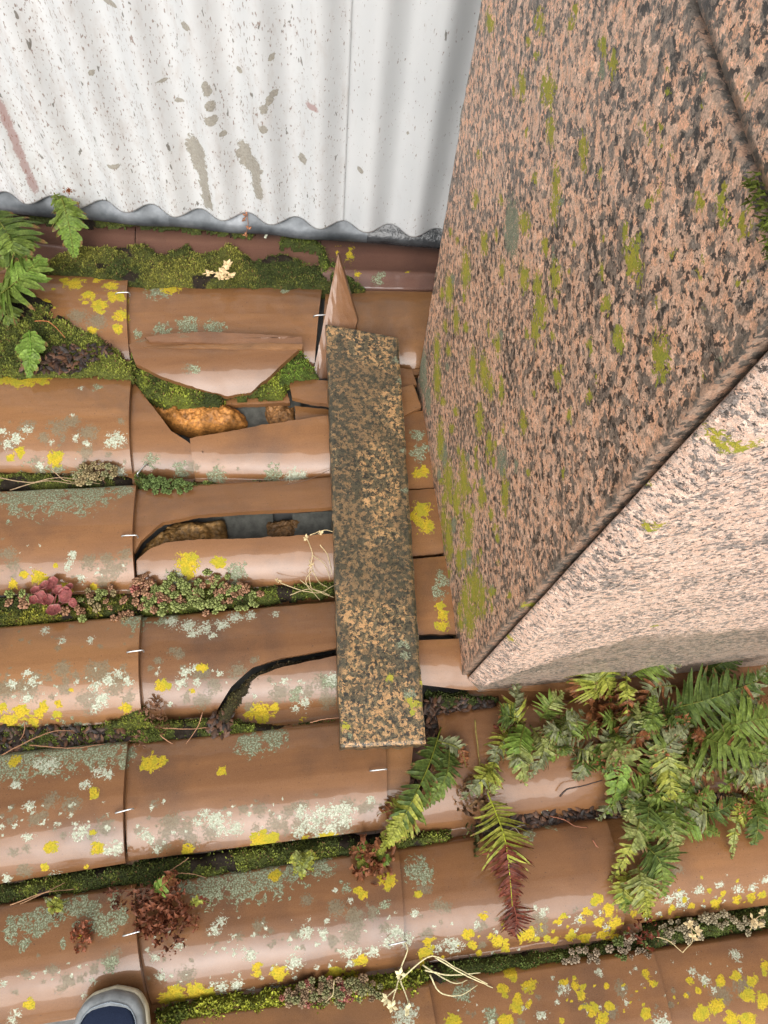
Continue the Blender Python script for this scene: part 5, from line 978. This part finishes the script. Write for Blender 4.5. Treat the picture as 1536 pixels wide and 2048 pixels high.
def rosettes(label, base, spots, protos_spec, z, rjit=.25, cat='stonecrop', name='stonecrop'):
    o_ = W(*base, z); e_ = empty(name, o_, label, cat, 'succulent plants between the tiles'); protos = []
    for r, pal, tip in protos_spec: protos.append(rosette_mesh(r, pal, tip=tip))
    used = [False] * len(protos); mbs = MB()
    for i, (u, v, k) in enumerate(spots[:96]):
        rr = random.Random(i * 7 + int(u)); k = k % len(protos); p = W(u, v, z + .012 + rr.uniform(-.002, .006))
        if not used[k]: ob = protos[k]; used[k] = True
        else: ob = protos[k].copy(); COL.objects.link(ob)
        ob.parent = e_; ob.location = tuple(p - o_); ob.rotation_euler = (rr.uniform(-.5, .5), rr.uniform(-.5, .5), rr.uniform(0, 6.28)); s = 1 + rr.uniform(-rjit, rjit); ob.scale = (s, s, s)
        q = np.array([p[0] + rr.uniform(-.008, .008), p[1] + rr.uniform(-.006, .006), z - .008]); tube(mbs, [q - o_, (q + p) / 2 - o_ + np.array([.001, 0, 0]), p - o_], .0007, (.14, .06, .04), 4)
    for k, f in enumerate(used):
        if not f: bpy.data.objects.remove(protos[k])
    mbs.build('stems', M_DRY, e_); return e_, o_
rr = random.Random(77)
def blobspots(n, ells, kf):
    out = []
    while len(out) < n:
        cx, cy, a, b = rr.choice(ells); x = rr.uniform(-1, 1); y = rr.uniform(-1, 1)
        if x * x + y * y > 1: continue
        u, v = cx + a * x, cy + b * y
        if all((u - q[0]) ** 2 + (v - q[1]) ** 2 > 81 for q in out) or rr.random() < .04: out.append((u, v, kf(u, v)))
    return out
GS = (.0078, (.23, .28, .08), (.33, .35, .13)); PS = (.0078, (.34, .20, .10), (.44, .22, .15)); RS = (.0075, (.36, .12, .09), (.45, .16, .13)); TS = (.0080, (.30, .24, .11), (.40, .30, .17)); BG = (.0056, (.11, .16, .04), (.19, .26, .09))
rosettes('stonecrop cushion of green and reddish star rosettes below the orange lichen', (390, 1200), blobspots(94, [(290, 1185, 24, 36), (400, 1180, 90, 36), (340, 1195, 60, 32), (470, 1195, 55, 26), (410, 1190, 60, 38)], lambda u, v: 1 if rr.random() < (.75 if u < 310 else .3) else (0 if rr.random() < .9 else 2)), [GS, PS, RS], .020)
rosettes('sparse stonecrop sprigs with tan and pink rosettes left of the big cushion', (190, 1200), blobspots(30, [(200, 1195, 60, 22), (160, 1225, 50, 14), (40, 1195, 30, 16), (205, 1185, 30, 20), (250, 1235, 26, 10)], lambda u, v: rr.choice([0, 1, 1, 2])), [TS, PS, GS], .022)
rosettes('small blue green rosette mat under the broken tile fragments', (330, 970), blobspots(40, [(340, 972, 52, 14), (310, 965, 24, 12)], lambda u, v: 0), [BG], .022)
rosettes('tan stonecrop with pale tips beside the white lichen', (190, 945), blobspots(26, [(200, 945, 44, 16), (170, 955, 24, 12)], lambda u, v: rr.choice([0, 0, 1])), [TS, (.008, (.25, .24, .10), (.36, .33, .2))], .028)
rosettes('brownish stonecrop cushion above the bottom centre tile', (660, 1985), blobspots(60, [(660, 1985, 70, 30), (610, 1995, 50, 20), (720, 1980, 50, 26)], lambda u, v: rr.choice([0, 0, 1, 2])), [(.0068, (.20, .22, .09), (.32, .26, .14)), (.0068, (.28, .20, .11), (.40, .26, .17)), (.0065, (.34, .12, .09), (.42, .16, .13))], .022)
rosettes('beige beaded stonecrop in the dark gutter at the lower right', (1380, 1860), blobspots(44, [(1360, 1862, 50, 22), (1450, 1840, 50, 14), (1500, 1850, 30, 16)], lambda u, v: 0), [(.0058, (.28, .23, .14), (.42, .36, .24))], .016)
rosettes('beige stonecrop sprig left of the dead leaf below the fern', (1200, 1910), blobspots(34, [(1160, 1912, 50, 16), (1260, 1905, 46, 22), (1250, 1880, 24, 16)], lambda u, v: rr.choice([0, 0, 1])), [(.0062, (.26, .20, .13), (.38, .30, .22)), (.006, (.12, .15, .04), (.18, .22, .07))], .020)
# pink navelwort like plant
def pinkplant():
    o_ = W(110, 1200, .03); e_ = empty('pink_succulent', o_, 'pink red succulent with round cupped leaves in the left gutter', 'succulent', 'succulent plants between the tiles')
    st = MB()
    for i, (u, v, r) in enumerate([(106, 1168, 13), (133, 1190, 15), (82, 1195, 12), (108, 1222, 13), (72, 1182, 9), (90, 1172, 10), (96, 1200, 10), (140, 1176, 8), (66, 1200, 8), (118, 1180, 9), (148, 1204, 9)]):
        p = W(u, v, .048); R = r * .00092; mb = MB(); n = 18; V = [(0, 0, -.0015)]; C = [(.24, .08, .07)]
        for k, (f, z) in enumerate(((.5, -.001), (.85, .0015), (1.0, .004))):
            for j in range(n):
                a = 6.283 * j / n; w_ = 1 + (.07 * math.sin(a * 5 + i) if k else 0); V.append((R * f * w_ * math.cos(a), R * f * w_ * math.sin(a), z)); C.append((.27 + .09 * f, .10 + .08 * (k == 2), .095 + .06 * (k == 2)))
        F = [(0, 1 + j, 1 + (j + 1) % n) for j in range(n)] + [(1 + a * n + j, 1 + (a + 1) * n + j, 1 + (a + 1) * n + (j + 1) % n, 1 + a * n + (j + 1) % n) for a in range(2) for j in range(n)]
        mb.add(V, F, C); l = mb.build('leaf', M_LEAF, e_); l.location = tuple(p - o_); l.rotation_euler = (random.uniform(-.5, .5), random.uniform(-.5, .5), 0)
        b = W(105 + (u - 105) * .2, 1215, .025); tube(st, [b - o_, (b + p) / 2 - o_ + np.array([0, .003, .004]), p - o_ - np.array([0, 0, .001])], .0017, (.36, .12, .10), 6, .0011)
    st.build('stems', M_LEAF, e_)
pinkplant()

# ------------------------------------------------------------------ dry stems and twigs
def dry(label, lines, col=(.45, .36, .18), r=.0010, leaves=(), name='dry_stem', cat='dry plant', lsize=.010):
    o_ = W(*lines[0][0][:2], .02); e_ = empty(name, o_, label, cat); mb = MB()
    for ln in lines:
        P = smooth_poly([W(u, v, z) for u, v, z in ln], 14) - o_; P += (RNG.random(P.shape) - .5) * .0008; tube(mb, P, r, np.array(col) * random.uniform(.8, 1.15), 5, r * .55)
    mb.build('stems', M_DRY, e_)
    if leaves:
        ml = MB()
        for u, v, z in leaves:
            p = W(u, v, z) - o_
            for i in range(6):
                a = random.uniform(0, 6.28); d = np.array([math.cos(a), math.sin(a), random.uniform(-.1, .7)]) * lsize * random.uniform(.6, 1.1); s = np.array([-math.sin(a), math.cos(a), 0]) * lsize * .28
                ml.add([p, p + d * .5 + s, p + d, p + d * .5 - s, p + d * .5 + np.array([0, 0, lsize * .16])], [(0, 1, 4), (1, 2, 4), (2, 3, 4), (3, 0, 4)], np.array(col) * random.uniform(.85, 1.3))
        ml.build('leaves', M_DRY, e_)
dry('cream coloured dried rosette on the olive moss band', [[(430, 548, .05), (450, 545, .065), (470, 550, .06)], [(405, 548, .055), (425, 545, .062), (445, 548, .06)]], (.60, .44, .24), .0012, [(452, 540, .07), (440, 550, .065), (462, 552, .065), (448, 556, .062), (420, 547, .06), (455, 530, .07), (445, 545, .07)], lsize=.013)
dry('small rust coloured dried sprig hanging over the flashing', [[(492, 425, .11), (496, 445, .09), (492, 475, .06)]], (.34, .14, .07), .0007, [(492, 430, .10), (488, 440, .09), (498, 455, .08), (492, 470, .065)], lsize=.007)
dry('tangle of straw coloured stems arching over the split tile by the slab', [[(612, 1072, .075), (625, 1110, .08), (618, 1150, .06), (625, 1185, .035)], [(620, 1070, .08), (650, 1060, .075), (672, 1066, .07)], [(625, 1110, .08), (650, 1130, .06), (660, 1160, .04)], [(600, 1160, .05), (630, 1180, .04), (668, 1195, .035)], [(560, 1165, .045), (600, 1180, .04), (640, 1185, .04), (668, 1170, .04)], [(625, 1140, .07), (612, 1165, .055), (640, 1200, .035)], [(618, 1120, .075), (635, 1160, .05), (655, 1175, .04)], [(580, 1190, .035), (620, 1178, .045), (660, 1190, .04)], [(640, 1090, .075), (655, 1110, .06), (664, 1150, .05)]], (.52, .40, .22), .0009, [(612, 1075, .078), (640, 1066, .075), (622, 1130, .07), (556, 1160, .045)], lsize=.007)
dry('pale branching dried stems in the bottom gutter', [[(800, 1960, .04), (840, 1925, .055), (870, 1912, .055), (920, 1940, .05), (975, 1968, .04)], [(850, 1940, .05), (900, 1950, .05), (960, 1945, .045)], [(860, 1950, .05), (880, 1985, .045), (920, 1990, .045), (955, 1970, .04)], [(800, 1950, .045), (790, 1985, .05), (780, 2020, .05)], [(800, 1960, .05), (812, 1990, .05), (820, 2020, .05)], [(795, 1975, .05), (772, 1995, .05)], [(845, 1930, .05), (905, 1965, .05), (935, 1960, .045)], [(870, 1915, .055), (930, 1950, .05), (985, 1975, .035)], [(800, 1940, .05), (815, 1900, .055), (808, 1880, .055)]], (.62, .55, .32), .0012, [(784, 2015, .052), (818, 2018, .052), (775, 1998, .052), (800, 1950, .05)], lsize=.010)
dry('single thin straw stalk standing in the bright moss', [[(668, 1960, .05), (665, 1990, .05), (650, 2005, .04)]], (.55, .45, .25), .0009)
dry('pale dried star flowers on stalks at the lower right gutter', [[(1305, 1873, .045), (1335, 1880, .05), (1365, 1905, .04)], [(1365, 1905, .04), (1385, 1880, .05), (1380, 1850, .055)], [(1500, 1860, .04), (1510, 1840, .05), (1530, 1825, .05)], [(1383, 1855, .055), (1395, 1868, .05)]], (.50, .38, .20), .0009, [(1378, 1848, .055), (1392, 1862, .055), (1385, 1875, .05), (1505, 1838, .05), (1528, 1825, .05), (1515, 1850, .05)], lsize=.009)
dry('thin brown twigs lying in the left gutter under the white lichen tile', [[(-5, 955, .03), (60, 965, .035), (120, 955, .035), (200, 968, .03)], [(20, 980, .03), (90, 962, .035), (150, 968, .03)], [(100, 935, .045), (125, 958, .04), (150, 965, .03)]], (.32, .22, .13), .0010)
dry('long curved brown twig in the left leaf litter', [[(-5, 1515, .03), (60, 1480, .04), (110, 1462, .045), (148, 1462, .04)], [(60, 1490, .035), (140, 1496, .04), (210, 1488, .035)], [(50, 1440, .04), (48, 1465, .035), (40, 1480, .03)]], (.30, .15, .08), .0011)
dry('brown twigs across the moss below the cracked tile', [[(325, 1456, .035), (370, 1458, .035), (415, 1455, .03)], [(405, 1425, .045), (395, 1455, .04), (370, 1490, .03)], [(320, 1470, .035), (340, 1485, .03), (360, 1494, .025)], [(620, 1445, .03), (650, 1438, .035), (682, 1435, .035)]], (.36, .18, .10), .0009)
dry('thin twig running along the gutter toward the slab', [[(470, 980, .03), (560, 972, .035), (620, 958, .035), (662, 938, .04)]], (.14, .08, .05), .0010)
dry('thin brown twigs by the withered fern heap', [[(335, 1745, .035), (365, 1725, .04), (378, 1715, .04)], [(355, 1746, .035), (385, 1748, .035), (412, 1755, .03)], [(20, 1810, .04), (90, 1785, .045), (150, 1778, .04)], [(40, 1808, .035), (110, 1775, .04), (130, 1765, .04)]], (.34, .19, .10), .0009)
dry('bent black dead frond stalk on the shiny tile under the fern', [[(1120, 1592, .05), (1135, 1578, .06), (1165, 1572, .065), (1205, 1560, .065)]], (.04, .025, .02), .0016)
dry('reddish stem looping over the dark leaf litter', [[(1100, 1632, .03), (1130, 1640, .04), (1150, 1652, .045), (1175, 1655, .04)], [(1185, 1680, .05), (1200, 1698, .05), (1225, 1702, .045)]], (.30, .12, .07), .0010)
dry('straight olive stalk standing behind the yellow frond', [[(950, 1440, .05), (955, 1490, .055), (962, 1545, .055)]], (.20, .15, .04), .0016)
dry('forked grey twig near the hanging frond', [[(1005, 1668, .03), (1030, 1655, .04), (1050, 1650, .04)], [(1030, 1655, .04), (1040, 1668, .035)]], (.30, .26, .20), .0009)
dry('long bare stem arching on the left moss cushion', [[(70, 642, .075), (100, 645, .08), (130, 675, .07)]], (.45, .16, .06), .0011)
dry('small pale leaf blade standing in the moss by the flashing', [[(530, 476, .05), (538, 460, .06), (548, 448, .07)]], (.45, .46, .36), .0030)

# ------------------------------------------------------------------ wire clips
def clip_mesh():
    n = N('galvanised_wire'); n.P(Base_Color=(.55, .55, .54), Metallic=.85, Roughness=.35); mb = MB()
    tube(mb, smooth_poly([(-.012, .0006, -.004), (-.011, 0, .001), (-.004, 0, .003), (.006, 0, .003), (.0125, 0, .002), (.014, 0, -.004), (.012, 0, -.010)], 22), .00125, (1, 1, 1), 7); return mb.build('wire_clip', n.m)
cm = clip_mesh(); first = True
for (u, v, z, a, lb) in [(244, 587, .058, 0, 'wire clip on the mossy lichen spotted tile by the ferns'), (285, 938, .034, -2.3, 'bent wire clip on the pointed fragment above the blue green rosettes'), (258, 1072, .064, -.05, 'wire clip at the left end of the narrow gap'), (269, 1303, .062, .05, 'wire clip on the tile left of the cracked tile'), (247, 1622, .062, .15, 'wire clip between the leftmost tile and the wide clean tile'), (263, 1867, .064, .15, 'wire clip above the navy shoe'), (756, 1540, .064, .0, 'wire clip just below the foot of the slab'), (640, 632, .064, 0, 'wire clip beside the leaning triangular shard'), (794, 1886, .060, .1, 'pale wire clip at the joint above the dried stems')]:
    c = cm if first else cm.copy()
    if not first: COL.objects.link(c)
    first = False; c.location = tuple(W(u, v, z)); c.rotation_euler = (0, 0, a); tag(c, lb, 'wire clip', 'wire clips holding the tiles')

# ------------------------------------------------------------------ shoe
def shoe():
    zb = .050; toe = W(226, 1978, zb + .03); e_ = empty('shoe', (toe[0], toe[1] - .14, zb), 'navy canvas shoe with a grey rubber toe bumper at the bottom left', 'shoe'); org = np.array([toe[0], toe[1] - .14, zb])
    d = W(222, 2048, .08) - W(226, 1961, .08); ax = np.array([-.05, -1.0]); ax /= np.linalg.norm(ax); px = np.array([-ax[1], ax[0]]) * -1   # axis toward the heel, px toward image right
    px = np.array([1.0, -.05]); LN = .27
    def wid(t, s):   # half width along the length (t from the toe tip), s=+1 inner side (image right)
        base = np.interp(t, [0, .02, .05, .10, .18, .30, .5, .7, .85, .95, 1], [.0, .55, .76, .92, 1, 1, .82, .68, .70, .55, 0]); return .046 * base * (1.0 if s > 0 else 1.06)
    def ring(t, k, z):  # k scales the width
        return [(toe[:2] + ax * (t * LN) + px * wid(t, s) * s * k) for s in (-1, 1)]
    ts = np.r_[0, .004, .012, .025, .045, np.linspace(.07, 1, 40)]
    def outline(sc, off=0.0):
        c = toe[:2] + ax * LN * .5; pts = [toe[:2] + ax * t * LN + px * wid(t, 1) for t in ts] + [toe[:2] + ax * t * LN - px * wid(t, -1) for t in ts[::-1][1:-1]]
        pts = np.array(pts); rel = pts - c; al = rel @ ax; cr = rel @ px; return c + np.outer(al * (1 - off / (LN * .5)), ax) + np.outer(cr * sc, px)
    def loft(name, layers, col, mat, cap=True, colf=None):
        mb = MB(); n = len(layers[0][0]); V = []
        for pts, z in layers: V += [(p[0], p[1], zz) for p, zz in zip(pts, np.broadcast_to(z, (n,)))]
        F = [(a * n + j, a * n + (j + 1) % n, (a + 1) * n + (j + 1) % n, (a + 1) * n + j) for a in range(len(layers) - 1) for j in range(n)]
        if cap: F += [tuple(range(n))[::-1], tuple((len(layers) - 1) * n + j for j in range(n))]
        mb.add(np.array(V) - org, F, col); o = mb.build(name, mat, e_); return o
    M_R = mat_vcol('shoe_rubber', .55, 60, .30, .4); M_C = mat_vcol('shoe_canvas', .85, 900, .25, .2)
    o0 = outline(1.0); loft('sole', [(outline(.97, .001), zb), (outline(1.03, -.0015), zb + .003), (outline(1.03, -.0015), zb + .017), (outline(1.0), zb + .020)], (.62, .58, .44), M_R)
    t_of = lambda P: ((P - toe[:2]) @ ax) / LN
    hgt = lambda P: zb + .020 + np.interp(t_of(P), [0, .05, .25, .5, .8, 1], [.010, .016, .018, .012, .014, .016])
    a1 = outline(.99, .001); a2 = outline(.95, .005); a3 = outline(.84, .0125)
    loft('rubber_bumper', [(a1, zb + .018), (a1, hgt(a1)), (a2, hgt(a2) + .0045), (a3, hgt(a3) + .0075)], (.27, .29, .30), M_R)
    lay = []
    top = lambda P, k: zb + .020 + np.interp(t_of(P), [0, .05, .12, .25, .45, .6, 1], [.015, .021, .026, .034, .055, .065, .07]) * k
    for sc, off, k in ((.845, .0120, .95), (.77, .0165, 1.06), (.60, .026, 1.18), (.42, .040, 1.26), (.2, .06, 1.30), (.05, .08, 1.31)): P = outline(sc, off); lay.append((P, np.maximum(top(P, k), hgt(P) + .004)))
    loft('canvas_upper', lay, (.018, .028, .060), M_C)
    # stitched welt line
    P = outline(.84, .0128); mb = MB(); Z = np.maximum(top(P, .97), hgt(P) + .0075); pts = np.column_stack([P, Z]) - org; pts = np.vstack([pts, pts[:1]]); tube(mb, pts, .0010, (.22, .25, .28), 5); mb.build('stitching', M_C, e_)
shoe()
